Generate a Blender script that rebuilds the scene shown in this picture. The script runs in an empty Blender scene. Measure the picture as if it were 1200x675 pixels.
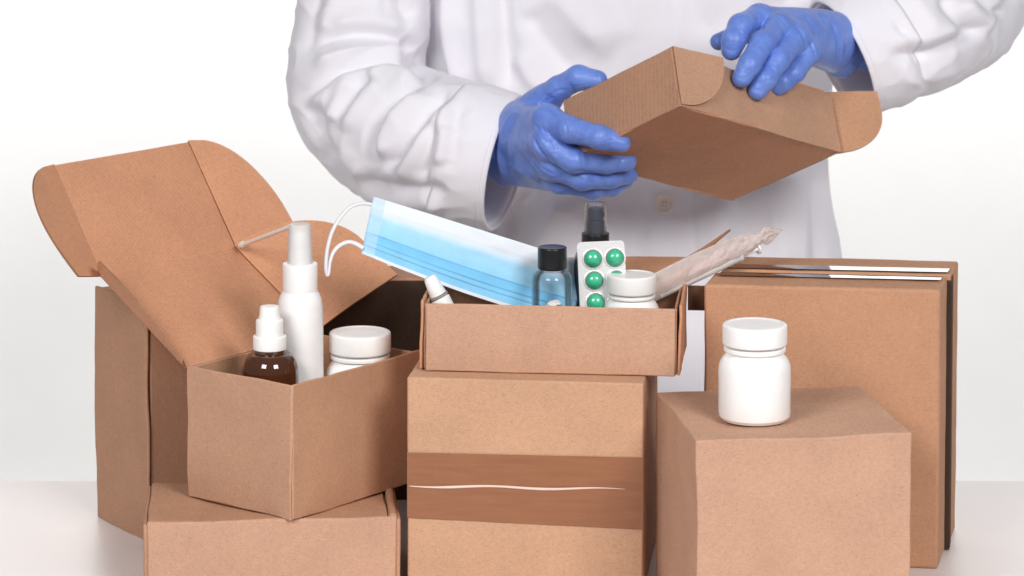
import bpy, bmesh, math, random
import numpy as np
from mathutils import Vector, noise as mnoise
random.seed(7); np.random.seed(7)
S = bpy.context.scene
COL = S.collection

# ------------------------------------------------------------------ camera
FPX = 3600.0                       # focal length in pixels of the 1200 px wide photograph
TILT = math.radians(4.0)
CY = -388 + FPX*math.tan(TILT)     # principal point row (shifted lens)
CF = np.array([0, math.cos(TILT), -math.sin(TILT)])
CU = np.array([0, math.sin(TILT), math.cos(TILT)])
CR = np.array([1.0, 0, 0])
CAM_H = 0.8611506911436907
CC = np.array([0, -3.0, CAM_H])
def ray(u, v): return CF*FPX + CR*(u-600) + CU*(CY-v)
def onz(u, v, z):
    d = ray(u, v); return CC + d*(z-CAM_H)/d[2]
def ony(u, v, y):
    d = ray(u, v); return CC + d*(y+3)/d[1]
def proj(P):
    q = np.asarray(P) - CC; w = q@CF
    return 600 + FPX*(q@CR)/w, CY - FPX*(q@CU)/w
def mpx(y): return (y+3.0)/FPX     # metres per photograph pixel at depth y

cam = bpy.data.cameras.new('camera'); co = bpy.data.objects.new('camera', cam); COL.objects.link(co)
cam.sensor_width = 36; cam.lens = 36*FPX/1200
co.location = CC; co.rotation_euler = (math.radians(90)-TILT, 0, 0)
cam.shift_y = -(337.5-CY)/1200
cam.clip_end = 100
cam.dof.use_dof = True; cam.dof.focus_distance = 2.93; cam.dof.aperture_fstop = 11
S.camera = co

# ------------------------------------------------------------------ materials
def srgb(r, g, b):
    f = lambda c: (c/255/12.92) if c/255 <= .04045 else ((c/255+.055)/1.055)**2.4
    return (f(r), f(g), f(b), 1)
class NT:
    def __init__(s, name):
        s.m = bpy.data.materials.new(name); s.m.use_nodes = True
        s.t = s.m.node_tree; s.t.nodes.clear()
        s.out = s.n('ShaderNodeOutputMaterial')
    def n(s, typ, **kw):
        nd = s.t.nodes.new(typ)
        for k, v in kw.items():
            if k.startswith('_'): setattr(nd, k[1:], v)
            else:
                key = int(k[1:]) if k[0] == 'i' and k[1:].isdigit() else k.replace('__', ' ')
                sk = nd.inputs[key]
                if hasattr(v, 'is_output'): s.t.links.new(v, sk)
                else: sk.default_value = v
        return nd
    def ramp(s, fac, stops):
        nd = s.n('ShaderNodeValToRGB', Fac=fac)
        e = nd.color_ramp.elements
        while len(e) < len(stops): e.new(.5)
        for el, (p, c) in zip(e, stops): el.position = p; el.color = c if len(c) == 4 else (*c, 1)
        return nd.outputs[0]
    def mix(s, fac, a, b, mode='MIX'):
        nd = s.n('ShaderNodeMix', _data_type='RGBA', _blend_type=mode)
        for sk, v in ((nd.inputs[0], fac), (nd.inputs[6], a), (nd.inputs[7], b)):
            if hasattr(v, 'is_output'): s.t.links.new(v, sk)
            else: sk.default_value = v
        return nd.outputs[2]
    def math(s, op, a, b=0.5):
        return s.n('ShaderNodeMath', _operation=op, i0=a, i1=b).outputs[0]
    def done(s, sh):
        s.t.links.new(sh, s.out.inputs[0]); return s.m
def g3(v): return (v, v, v, 1)

def kraft(name, col, flute=0.05, axis='X', fleck=1.0):
    t = NT(name)
    tc = t.n('ShaderNodeTexCoord').outputs['Object']
    big = t.n('ShaderNodeTexNoise', Vector=tc, Scale=14., Detail=5., Roughness=.6).outputs[0]
    mid = t.n('ShaderNodeTexNoise', Vector=tc, Scale=210., Detail=6., Roughness=.75).outputs[0]
    mp = t.n('ShaderNodeMapping', Vector=tc, Scale=(1., 1., 3.4)).outputs[0]
    fib = t.n('ShaderNodeTexNoise', Vector=mp, Scale=360., Detail=5., Roughness=.75, Distortion=.6).outputs[0]
    spk = t.n('ShaderNodeTexNoise', Vector=tc, Scale=560., Detail=2., Roughness=.55).outputs[0]
    spl = t.n('ShaderNodeTexNoise', Vector=tc, Scale=520., Detail=3., Roughness=.6).outputs[0]
    dark = tuple(c*.93 for c in col[:3])+(1,); lite = tuple(min(1, c*1.05) for c in col[:3])+(1,)
    c = t.ramp(big, [(.32, dark), (.5, col), (.68, lite)])
    c = t.mix(.5, c, t.ramp(mid, [(.3, g3(.86)), (.5, g3(1)), (.72, g3(1.12))]), 'MULTIPLY')
    c = t.mix(.75, c, t.ramp(fib, [(.28, g3(.70)), (.5, g3(1)), (.74, g3(1.2))]), 'MULTIPLY')
    c = t.mix(.6*fleck, c, t.ramp(spk, [(.27, (.42, .34, .28, 1)), (.335, g3(1))]), 'MULTIPLY')
    c = t.mix(.5*fleck, c, t.ramp(spl, [(.68, g3(1)), (.76, (1.3, 1.33, 1.36, 1))]), 'MULTIPLY')
    wv = t.n('ShaderNodeTexWave', _bands_direction=axis, Vector=tc, Scale=82., Distortion=1.2, Detail=2., Detail__Scale=1.5).outputs[0]
    hgt = t.math('ADD', t.math('MULTIPLY', wv, flute), t.math('ADD', t.math('MULTIPLY', fib, .30), t.math('MULTIPLY', mid, .35)))
    bp = t.n('ShaderNodeBump', Strength=.5, Distance=.0012, Height=hgt).outputs[0]
    bv = t.n('ShaderNodeBevel', _samples=4, Radius=.0032).outputs[0]
    gn = t.n('ShaderNodeNewGeometry').outputs['Normal']
    dt = t.n('ShaderNodeVectorMath', _operation='DOT_PRODUCT', i0=bv, i1=gn).outputs['Value']
    wn = t.n('ShaderNodeTexNoise', Vector=tc, Scale=55., Detail=4., Roughness=.65).outputs[0]
    wear = t.math('MULTIPLY', t.ramp(dt, [(.72, g3(1)), (.97, g3(0))]), t.ramp(wn, [(.42, g3(0)), (.62, g3(1))]))
    c = t.mix(t.math('MULTIPLY', wear, .5), c, tuple(min(1, q*1.35+.03) for q in col[:3])+(1,))
    b = t.n('ShaderNodeBsdfPrincipled', Base__Color=c, Roughness=.78, Normal=bp)
    b.inputs['Specular IOR Level'].default_value = .25
    return t.done(b.outputs[0])
KR = srgb(196, 152, 122)
M = {}
M['kraft'] = kraft('kraft_board', srgb(192, 150, 123))
M['kraft_warm'] = kraft('kraft_board_inside', srgb(206, 150, 116), flute=.12, axis='Y')
M['kraft_side'] = kraft('kraft_board_grey', srgb(186, 143, 116))
M['kraft_pink'] = kraft('kraft_board_pale', srgb(196, 155, 130))
M['kraft_tan'] = kraft('kraft_board_tan', srgb(188, 144, 115))
M['kraft_flute'] = kraft('kraft_board_ribbed', srgb(180, 138, 112), flute=.22, axis='X')
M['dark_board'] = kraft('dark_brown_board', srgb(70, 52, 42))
M['kraft_light'] = kraft('kraft_board_light', srgb(199, 157, 127))
M['kraft_amber'] = kraft('kraft_board_amber', srgb(192, 145, 114))
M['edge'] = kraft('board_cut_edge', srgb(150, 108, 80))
M['core_shade'] = kraft('board_core_shadow', srgb(92, 66, 50))  # board tone with shade put into its colour

def plastic(name, col, rough=.35, bump=0.0, spec=.5, scale=60, sss=0.0, coat=0.0):
    t = NT(name)
    tc = t.n('ShaderNodeTexCoord').outputs['Object']
    nz = t.n('ShaderNodeTexNoise', Vector=tc, Scale=float(scale), Detail=3.).outputs[0]
    c = t.mix(.5, col, t.ramp(nz, [(.3, g3(.94)), (.7, g3(1.03))]), 'MULTIPLY')
    b = t.n('ShaderNodeBsdfPrincipled', Base__Color=c, Roughness=rough)
    b.inputs['Specular IOR Level'].default_value = spec
    b.inputs['Coat Weight'].default_value = coat
    if bump:
        b.inputs['Normal'].default_value = (0, 0, 0)
        t.t.links.new(t.n('ShaderNodeBump', Strength=bump, Distance=.001, Height=nz).outputs[0], b.inputs['Normal'])
    if sss:
        b.inputs['Subsurface Weight'].default_value = sss; b.inputs['Subsurface Scale'].default_value = .004
    return t.done(b.outputs[0])
M['white'] = plastic('white_plastic', srgb(248, 246, 244), .38)
M['white_gloss'] = plastic('white_glossy_plastic', srgb(248, 247, 246), .24)
M['black'] = plastic('black_plastic', srgb(24, 24, 27), .3)
M['navy'] = plastic('navy_plastic', srgb(22, 30, 62), .2)
M['pump'] = plastic('dark_blue_pump', srgb(26, 32, 52), .35)
M['green'] = plastic('green_tablet', srgb(66, 196, 150), .3, coat=.6)
M['pill'] = plastic('white_tablet', srgb(240, 238, 236), .6)
M['cotton'] = plastic('cotton_white', srgb(240, 238, 232), .9, bump=.3, scale=900)
M['elastic'] = plastic('elastic_cord', srgb(236, 236, 240), .85, bump=.5, scale=1500)
M['button'] = plastic('pale_button', srgb(240, 226, 216), .3)
M['tape'] = None
M['skin'] = plastic('skin', srgb(205, 160, 135), .5)
M['trouser'] = plastic('dark_trousers', srgb(45, 48, 58), .85)
def tape_mat():
    t = NT('brown_packing_tape')
    tc = t.n('ShaderNodeTexCoord').outputs['Object']
    mp = t.n('ShaderNodeMapping', Vector=tc, Scale=(6., 6., 60.)).outputs[0]
    nz = t.n('ShaderNodeTexNoise', Vector=mp, Scale=4., Detail=5.).outputs[0]
    mp2 = t.n('ShaderNodeMapping', Vector=tc, Scale=(120., 120., 4.)).outputs[0]
    n2 = t.n('ShaderNodeTexNoise', Vector=mp2, Scale=4., Detail=3.).outputs[0]
    c = t.ramp(nz, [(.3, srgb(146, 96, 66)), (.7, srgb(154, 103, 72))])
    c = t.mix(.2, c, t.ramp(n2, [(.3, g3(.9)), (.7, g3(1.06))]), 'MULTIPLY')
    h = t.math('ADD', nz, t.math('MULTIPLY', n2, .15))
    bp = t.n('ShaderNodeBump', Strength=.4, Distance=.0012, Height=h).outputs[0]
    b = t.n('ShaderNodeBsdfPrincipled', Base__Color=c, Roughness=.2, Normal=bp)
    return t.done(b.outputs[0])
M['tape'] = tape_mat()
def clear(name, tint=(.95, .96, .97, 1), rough=.03, ior=1.45, frost=0.0, frostcol=(.8, .8, .8, 1), bump=0.0, scale=80., gain=1.0):
    t = NT(name)
    tr = t.n('ShaderNodeBsdfTransparent', Color=tint).outputs[0]
    nrm = None
    if bump:
        tc = t.n('ShaderNodeTexCoord').outputs['Object']
        nz = t.n('ShaderNodeTexNoise', Vector=tc, Scale=scale, Detail=4., Distortion=1.).outputs[0]
        nrm = t.n('ShaderNodeBump', Strength=bump, Distance=.003, Height=nz).outputs[0]
    gl = t.n('ShaderNodeBsdfGlossy', Roughness=rough)
    fr = t.n('ShaderNodeFresnel', IOR=ior)
    df = t.n('ShaderNodeBsdfDiffuse', Color=frostcol)
    if nrm:
        for nd in (gl, fr, df): t.t.links.new(nrm, nd.inputs['Normal'])
    fac = t.math('MINIMUM', t.math('MULTIPLY', fr.outputs[0], gain), 1.0)
    base = t.n('ShaderNodeMixShader', i0=frost, i1=tr, i2=df.outputs[0]).outputs[0]
    return t.done(t.n('ShaderNodeMixShader', i0=fac, i1=base, i2=gl.outputs[0]).outputs[0])
M['clear'] = clear('clear_plastic', tint=(.985, .985, .985, 1), rough=.04, gain=.55)
M['clear_cap'] = clear('clear_cap_plastic', tint=(.93, .94, .96, 1), rough=.05, frost=.05, frostcol=(.85, .86, .9, 1), gain=.7)
M['frosted'] = clear('milky_cap_plastic', tint=(.95, .95, .95, 1), rough=.12, frost=.5, frostcol=(1, 1, .99, 1), gain=.7)
M['clear_tape'] = clear('clear_packing_tape', tint=(.9, .88, .87, 1), rough=.04, ior=1.5, gain=4.0)
M['wrapper'] = clear('crinkled_wrapper', tint=(.98, .94, .93, 1), rough=.22, ior=1.4, frost=.52, frostcol=(1.0, .85, .80, 1), bump=.3, scale=110., gain=1.0)
def amber():
    t = NT('amber_glass')
    b = t.n('ShaderNodeBsdfPrincipled', Base__Color=(.10, .030, .010, 1), Roughness=.05)
    b.inputs['Transmission Weight'].default_value = .35
    b.inputs['Coat Weight'].default_value = .5
    return t.done(b.outputs[0])
M['amber'] = amber()
def glove():
    t = NT('blue_nitrile')
    tc = t.n('ShaderNodeTexCoord').outputs['Object']
    n1 = t.n('ShaderNodeTexNoise', Vector=tc, Scale=38., Detail=4., Distortion=1.5).outputs[0]
    n2 = t.n('ShaderNodeTexNoise', Vector=tc, Scale=180., Detail=3., Distortion=.8).outputs[0]
    n3 = t.n('ShaderNodeTexNoise', Vector=tc, Scale=1400., Detail=1.).outputs[0]
    c = t.ramp(n1, [(.3, srgb(98, 127, 208)), (.7, srgb(114, 146, 224))])
    mw = t.n('ShaderNodeMapping', Vector=tc, Scale=(60., 60., 160.), Rotation=(0, .5, 0)).outputs[0]
    n4 = t.n('ShaderNodeTexNoise', Vector=mw, Scale=1.6, Detail=3., Distortion=.9).outputs[0]
    h = t.math('ADD', t.math('MULTIPLY', n1, .5), t.math('ADD', t.math('MULTIPLY', n2, .4), t.math('ADD', t.math('MULTIPLY', n4, .6), t.math('MULTIPLY', n3, .03))))
    bp = t.n('ShaderNodeBump', Strength=.45, Distance=.003, Height=h).outputs[0]
    b = t.n('ShaderNodeBsdfPrincipled', Base__Color=c, Roughness=.38, Normal=bp)
    b.inputs['Specular IOR Level'].default_value = .45
    b.inputs['Coat Weight'].default_value = .12; b.inputs['Coat Roughness'].default_value = .3
    return t.done(b.outputs[0])
M['glove'] = glove()
def cloth():
    t = NT('white_coat_cotton')
    tc = t.n('ShaderNodeTexCoord').outputs['Object']
    n1 = t.n('ShaderNodeTexNoise', Vector=tc, Scale=5., Detail=4.).outputs[0]
    n2 = t.n('ShaderNodeTexNoise', Vector=tc, Scale=22., Detail=3., Distortion=.7).outputs[0]
    wv = t.n('ShaderNodeTexNoise', Vector=tc, Scale=1600., Detail=1.).outputs[0]
    c = t.ramp(n1, [(.3, srgb(231, 229, 236)), (.7, srgb(238, 236, 242))])
    h = t.math('ADD', t.math('MULTIPLY', n2, .9), t.math('MULTIPLY', wv, .10))
    bp = t.n('ShaderNodeBump', Strength=.2, Distance=.005, Height=h).outputs[0]
    b = t.n('ShaderNodeBsdfPrincipled', Base__Color=c, Roughness=.85, Normal=bp)
    b.inputs['Sheen Weight'].default_value = .15
    b.inputs['Specular IOR Level'].default_value = .2
    return t.done(b.outputs[0])
M['coat'] = cloth()
def foil():
    t = NT('blister_foil')
    tc = t.n('ShaderNodeTexCoord').outputs['Object']
    vo = t.n('ShaderNodeTexVoronoi', Vector=tc, Scale=700.).outputs[0]
    bp = t.n('ShaderNodeBump', Strength=.25, Distance=.0006, Height=vo).outputs[0]
    b = t.n('ShaderNodeBsdfPrincipled', Base__Color=srgb(226, 226, 226), Roughness=.35, Metallic=.25, Normal=bp)
    return t.done(b.outputs[0])
M['foil'] = foil()
def mask_mat():
    t = NT('mask_fabric')
    uv = t.n('ShaderNodeTexCoord').outputs['UV']
    sx = t.n('ShaderNodeSeparateXYZ', Vector=uv)
    tc = t.n('ShaderNodeTexCoord').outputs['Object']
    nz = t.n('ShaderNodeTexNoise', Vector=tc, Scale=60., Detail=5., Roughness=.65).outputs[0]
    fb = t.n('ShaderNodeTexNoise', Vector=tc, Scale=900., Detail=3.).outputs[0]
    v = sx.outputs[1]; u = sx.outputs[0]
    deep = t.ramp(v, [(.05, srgb(142, 205, 240)), (.36, srgb(122, 195, 238)), (.40, srgb(152, 210, 242)), (.70, srgb(172, 218, 244))])
    blue = t.mix(.6, deep, t.ramp(nz, [(.3, g3(.9)), (.7, g3(1.08))]), 'MULTIPLY')
    wht = srgb(226, 232, 240)
    w = t.ramp(v, [(.0, g3(1)), (.045, g3(1)), (.055, g3(0)), (.64, g3(0)), (.78, g3(1)), (1, g3(1))])
    c = t.mix(w, blue, wht)
    # left and right welded borders
    edge = t.ramp(u, [(.0, g3(.55)), (.055, g3(.55)), (.062, g3(0)), (.94, g3(0)), (.95, g3(.55))])
    c = t.mix(edge, c, srgb(190, 222, 244))
    # welded dots along the top hem and in the side border
    def dots(fu, fv, lo, hi, axis_lo, axis_hi):
        a = t.math('SINE', t.math('MULTIPLY', u, fu)); b_ = t.math('SINE', t.math('MULTIPLY', v, fv))
        d = t.math('GREATER_THAN', t.math('MULTIPLY', a, b_), .35)
        m1 = t.math('MULTIPLY', t.math('GREATER_THAN', v, lo), t.math('LESS_THAN', v, hi))
        m2 = t.math('MULTIPLY', t.math('GREATER_THAN', u, axis_lo), t.math('LESS_THAN', u, axis_hi))
        return t.math('MULTIPLY', d, t.math('MULTIPLY', m1, m2))
    d = t.math('ADD', dots(560., 150., .76, .82, .0, 1.), dots(620., 200., .1, .97, .012, .06))
    c = t.mix(t.math('MULTIPLY', d, .45), c, srgb(160, 185, 215))
    c = t.mix(.35, c, t.ramp(fb, [(.3, g3(.9)), (.7, g3(1.06))]), 'MULTIPLY')
    bp = t.n('ShaderNodeBump', Strength=.3, Distance=.001, Height=t.math('ADD', nz, t.math('MULTIPLY', fb, .3))).outputs[0]
    b = t.n('ShaderNodeBsdfPrincipled', Base__Color=c, Roughness=.75, Normal=bp)
    b.inputs['Specular IOR Level'].default_value = .25
    return t.done(b.outputs[0])
M['mask'] = mask_mat()
def matte(name, col, rough=.6, sc=3., amt=.03, spec=.3):
    t = NT(name)
    tc = t.n('ShaderNodeTexCoord').outputs['Object']
    nz = t.n('ShaderNodeTexNoise', Vector=tc, Scale=sc, Detail=4.).outputs[0]
    c = t.mix(1., col, t.ramp(nz, [(.3, g3(1-amt)), (.7, g3(1+amt))]), 'MULTIPLY')
    b = t.n('ShaderNodeBsdfPrincipled', Base__Color=c, Roughness=rough)
    b.inputs['Specular IOR Level'].default_value = spec
    return t.done(b.outputs[0])
M['table'] = matte('white_table_top', srgb(233, 226, 224), .38, spec=.85)
M['sweep'] = matte('white_paper_sweep', srgb(242, 241, 239), .9, spec=.1)

# ------------------------------------------------------------------ mesh helpers
def thing(name, label, cat, loc=(0, 0, 0), group=None):
    o = bpy.data.objects.new(name, None); COL.objects.link(o)
    o.empty_display_size = .02
    o.location = [float(c) for c in loc]; o['label'] = label; o['category'] = cat
    if group: o['group'] = group
    return o
def base_of(p):
    v = np.zeros(3)
    while p is not None:
        v = v + np.array(p.location); p = p.parent
    return v
def obj(name, verts, faces, mat, parent=None, smooth=True, uv=None, sharp=None):
    me = bpy.data.meshes.new(name)
    off = base_of(parent)
    V = np.asarray(verts, float) - off
    me.from_pydata([tuple(x) for x in V.tolist()], [], [tuple(int(i) for i in f) for f in faces])
    if uv is not None:
        ul = me.uv_layers.new(name='UVMap')
        li = np.zeros(len(me.loops), int); me.loops.foreach_get('vertex_index', li)
        ul.data.foreach_set('uv', np.asarray(uv, float)[li].ravel())
    bm = bmesh.new(); bm.from_mesh(me)
    bmesh.ops.recalc_face_normals(bm, faces=bm.faces)
    bm.to_mesh(me); bm.free()
    if smooth:
        me.polygons.foreach_set('use_smooth', [True]*len(me.polygons))
        if sharp: me.set_sharp_from_angle(angle=math.radians(sharp))
    me.materials.append(mat)
    o = bpy.data.objects.new(name, me); COL.objects.link(o)
    if parent is not None: o.parent = parent
    return o
def tag(o, label, cat, group=None):
    o['label'] = label; o['category'] = cat
    if group: o['group'] = group
    return o
def dup(root, loc, scale=1.0, label=None):
    r = root.copy(); COL.objects.link(r); r.location = [float(c) for c in loc]; r.scale = (scale,)*3 if not hasattr(scale, '__len__') else scale
    if label: r['label'] = label
    for ch in list(root.children):
        c = ch.copy(); COL.objects.link(c); c.parent = r
        for g in list(ch.children):
            d = g.copy(); COL.objects.link(d); d.parent = c
    return r
def bevel(o, w=.0012, seg=2, ang=40):
    m = o.modifiers.new('bevel', 'BEVEL'); m.width = w; m.segments = seg; m.limit_method = 'ANGLE'; m.angle_limit = math.radians(ang)
    return o
def vnoise(V, sc, seed=0.0):
    return np.array([mnoise.noise(Vector((p[0]*sc+seed, p[1]*sc-seed*.7, p[2]*sc+seed*.3))) for p in V])
def solid(name, o0, ex, ey, ez, mat, parent=None, step=.012, warp=.0006, bev=.0012, seed=1.0):
    """a board or box: corner o0, edge vectors ex, ey, ez; faces subdivided and very slightly warped"""
    o0, ex, ey, ez = [np.asarray(a, float) for a in (o0, ex, ey, ez)]
    n = [max(1, min(40, int(np.linalg.norm(e)/step))) for e in (ex, ey, ez)]
    idx = {}; V = []; F = []
    def vid(i, j, k):
        key = (i, j, k)
        if key not in idx:
            idx[key] = len(V); V.append(o0 + ex*i/n[0] + ey*j/n[1] + ez*k/n[2])
        return idx[key]
    for k in (0, n[2]):
        for i in range(n[0]):
            for j in range(n[1]): F.append((vid(i, j, k), vid(i+1, j, k), vid(i+1, j+1, k), vid(i, j+1, k)))
    for j in (0, n[1]):
        for i in range(n[0]):
            for k in range(n[2]): F.append((vid(i, j, k), vid(i+1, j, k), vid(i+1, j, k+1), vid(i, j, k+1)))
    for i in (0, n[0]):
        for j in range(n[1]):
            for k in range(n[2]): F.append((vid(i, j, k), vid(i, j+1, k), vid(i, j+1, k+1), vid(i, j, k+1)))
    V = np.array(V)
    if warp:
        D = np.stack([vnoise(V, 16, seed+q*11)+.35*vnoise(V, 47, seed+q*5) for q in range(3)], 1)
        V = V + D*warp*1.6
    o = obj(name, V, F, mat, parent, smooth=True, sharp=35)
    return bevel(o, bev)
def panel(name, a, b, w, ell, mat, parent, th=.0024, nx=36, ny=14, curl=0.0, curl_dir=None, warp=.0008, seed=3.0):
    """a flap hinged on the edge a-b, reaching along w by ell(s)"""
    a, b, w = [np.asarray(q, float) for q in (a, b, w)]
    w = w/np.linalg.norm(w)
    nrm = np.cross(b-a, w); nrm /= np.linalg.norm(nrm)
    cd = nrm if curl_dir is None else np.asarray(curl_dir, float)
    V = []
    for i in range(nx+1):
        s = i/nx; L = ell(s)
        for j in range(ny+1):
            t = j/ny
            V.append(a+(b-a)*s + w*L*t + cd*curl*(L*t)**2)
    V = np.array(V)
    if warp: V = V + nrm*(vnoise(V, 14, seed)*warp*2*np.clip(np.tile(np.linspace(0, 2.5, ny+1), nx+1), 0, 1))[:, None]
    n = len(V)
    W = np.concatenate([V, V - nrm*th])
    F = []
    q = lambda i, j: i*(ny+1)+j
    for i in range(nx):
        for j in range(ny):
            f = (q(i, j), q(i+1, j), q(i+1, j+1), q(i, j+1)); F.append(f); F.append(tuple(x+n for x in reversed(f)))
    for i in range(nx):
        for j in (0, ny): F.append((q(i, j), q(i+1, j), q(i+1, j)+n, q(i, j)+n))
    for j in range(ny):
        for i in (0, nx): F.append((q(i, j), q(i, j+1), q(i, j+1)+n, q(i, j)+n))
    o = obj(name, W, F, mat, parent, smooth=True, sharp=45)
    o.data.materials.append(M['edge'])
    mi = [0]*(2*nx*ny)+[1]*(len(F)-2*nx*ny); o.data.polygons.foreach_set('material_index', mi)
    return o
def lathe(name, prof, c, mat, parent, n=64, axis=None, cap=True):
    """prof: list of (r, h) from bottom to top about axis at c"""
    c = np.asarray(c, float); ax = np.array([0, 0, 1.0]) if axis is None else np.asarray(axis, float)/np.linalg.norm(axis)
    t = np.array([1.0, 0, 0]) if abs(ax[0]) < .9 else np.array([0, 1.0, 0])
    e1 = np.cross(ax, t); e1 /= np.linalg.norm(e1); e2 = np.cross(ax, e1)
    V = []; F = []
    for r, h in prof:
        for k in range(n):
            a = 2*math.pi*k/n
            V.append(c + ax*h + (e1*math.cos(a)+e2*math.sin(a))*r)
    for i in range(len(prof)-1):
        for k in range(n):
            F.append((i*n+k, i*n+(k+1) % n, (i+1)*n+(k+1) % n, (i+1)*n+k))
    if cap:
        F.append(tuple(range(n))); F.append(tuple((len(prof)-1)*n+k for k in range(n)))
    return obj(name, V, F, mat, parent, smooth=True, sharp=32)
def rnd(r, h0, h1, b=.002, k=4):
    """cylinder profile with rounded top and bottom edges"""
    p = [(max(r-b, 1e-4), h0)]
    for i in range(1, k+1):
        a = math.pi/2*i/k; p.append((r-b+b*math.sin(a), h0+b-b*math.cos(a)))
    for i in range(0, k+1):
        a = math.pi/2*i/k; p.append((r-b+b*math.cos(a), h1-b+b*math.sin(a)))
    return p
def catmull(P, n):
    P = np.asarray(P, float); Q = np.concatenate([[2*P[0]-P[1]], P, [2*P[-1]-P[-2]]])
    out = []
    m = len(P)-1
    for i in range(n):
        x = i/(n-1)*m; k = min(int(x), m-1); t = x-k
        p0, p1, p2, p3 = Q[k:k+4]
        out.append(.5*((2*p1)+(-p0+p2)*t+(2*p0-5*p1+4*p2-p3)*t*t+(-p0+3*p1-3*p2+p3)*t**3))
    return np.array(out)
def tube(name, path, rad, mat, parent, n=12, m=80, flat=1.0, up=(0, 0, 1)):
    P = catmull(path, m); R = np.interp(np.linspace(0, 1, m), np.linspace(0, 1, len(rad)), rad) if hasattr(rad, '__len__') else np.full(m, rad)
    T = np.gradient(P, axis=0); T /= np.linalg.norm(T, axis=1)[:, None]
    N = np.asarray(up, float); V = []; F = []
    for i in range(m):
        N = N - T[i]*(N@T[i]); N = N/np.linalg.norm(N); B = np.cross(T[i], N)
        for k in range(n):
            a = 2*math.pi*k/n; V.append(P[i]+R[i]*(N*math.cos(a)*flat+B*math.sin(a)))
    for i in range(m-1):
        for k in range(n): F.append((i*n+k, i*n+(k+1) % n, (i+1)*n+(k+1) % n, (i+1)*n+k))
    F.append(tuple(range(n))); F.append(tuple((m-1)*n+k for k in range(n)))
    return obj(name, V, F, mat, parent)
Z = np.array([0, 0, 1.0])
def unit(v): v = np.asarray(v, float); return v/np.linalg.norm(v)
def quarter(Lm, flat=.4, p=.5):
    return lambda s: Lm*(1.0 if s < flat else max(1e-3, 1-((s-flat)/(1-flat))**2)**p)

# ------------------------------------------------------------------ setting
def table():
    o = solid('table', (-1.3, -1.0, -.04), (2.6, 0, 0), (0, 1.219, 0), (0, 0, .04), M['table'], None, step=.2, warp=0, bev=.006)
    o['kind'] = 'structure'
table()
def sweep():
    V = []; F = []
    prof = [(-3.2, -.76), (1.8, -.76)]
    for i in range(1, 17):
        a = math.pi/2*i/16; prof.append((1.8+.3*math.sin(a), -.76+.3-.3*math.cos(a)))
    prof += [(2.1, 1.2), (2.1, 3.4)]
    for x in (-3.4, 3.4):
        for y, z in prof: V.append((x, y, z))
    n = len(prof)
    for i in range(n-1): F.append((i, i+1, n+i+1, n+i))
    o = obj('backdrop', V, F, M['sweep']); o['kind'] = 'structure'
sweep()

BOXES = 'brown cardboard boxes on the table'
# ------------------------------------------------------------------ tall closed carton on the left
nearc = onz(173, 635, 0); farc = onz(112, 605, 0)
d1 = unit(farc-nearc); w1 = np.linalg.norm(farc-nearc); d2 = np.array([-d1[1], d1[0], 0.0]); d2 = d2*(1 if d2[0] > 0 else -1)
tA = thing('tall_carton', 'tall closed brown carton standing upright at the far left behind the open box', 'box', nearc, BOXES)
hA = .238
solid('body', nearc+d2*.006+d1*.002, d1*(w1-.004), d2*.095, Z*(hA-.002), M['kraft_side'], tA, seed=2)
solid('front_flap', nearc+d1*-.001, d1*w1, d2*.0034, Z*hA, M['kraft_side'], tA, warp=.0012, seed=4)
solid('corner_tuck', nearc+d2*.0036+d1*.0005, d2*.006, d1*.03, Z*.05, M['kraft_side'], tA, seed=5)
# ------------------------------------------------------------------ flat mailer lower left
zB = .07
fl = onz(167.5, 612, zB); fr_ = onz(470, 605, zB)
ex = unit((fr_-fl)*np.array([1, 1, 0])); wB = np.linalg.norm(fr_-fl); ey = np.array([-ex[1], ex[0], 0])
b0 = fl.copy(); b0[2] = 0
tB = thing('mailer_box', 'flat closed brown mailer box at lower left under the open box with bottles', 'box', b0+ex*wB/2, BOXES)
solid('base', b0+ex*.004+ey*.005+Z*.001, ex*(wB-.009), ey*.135, Z*(zB-.006), M['kraft_tan'], tB)
solid('lid', b0+ex*.004+ey*.0032+Z*(zB-.0045), ex*(wB-.0165), ey*.138, Z*.0035, M['kraft_tan'], tB, warp=.0010)
solid('front_flap', b0+ex*.0035, ex*(wB-.0078), ey*.0032, Z*(zB-.0006), M['kraft_pink'], tB, warp=.0008, bev=.0016)
# rolled double side walls
for name, off in (('side_wall', wB-.0045), ('side_wall', .0)):
    w_ = solid(name, b0+ex*off+ey*.0005, ex*.0040, ey*.139, Z*(zB-.003), M['kraft_tan'], tB, warp=.0006, bev=.0018)
roll = tube('rolled_edge', [b0+ex*(wB-.0075)+ey*.004+Z*(zB-.0028), b0+ex*(wB-.0068)+ey*.06+Z*(zB-.0022), b0+ex*(wB-.0072)+ey*.138+Z*(zB-.0026)], .0042, M['kraft_tan'], tB, n=16, m=30)

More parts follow.
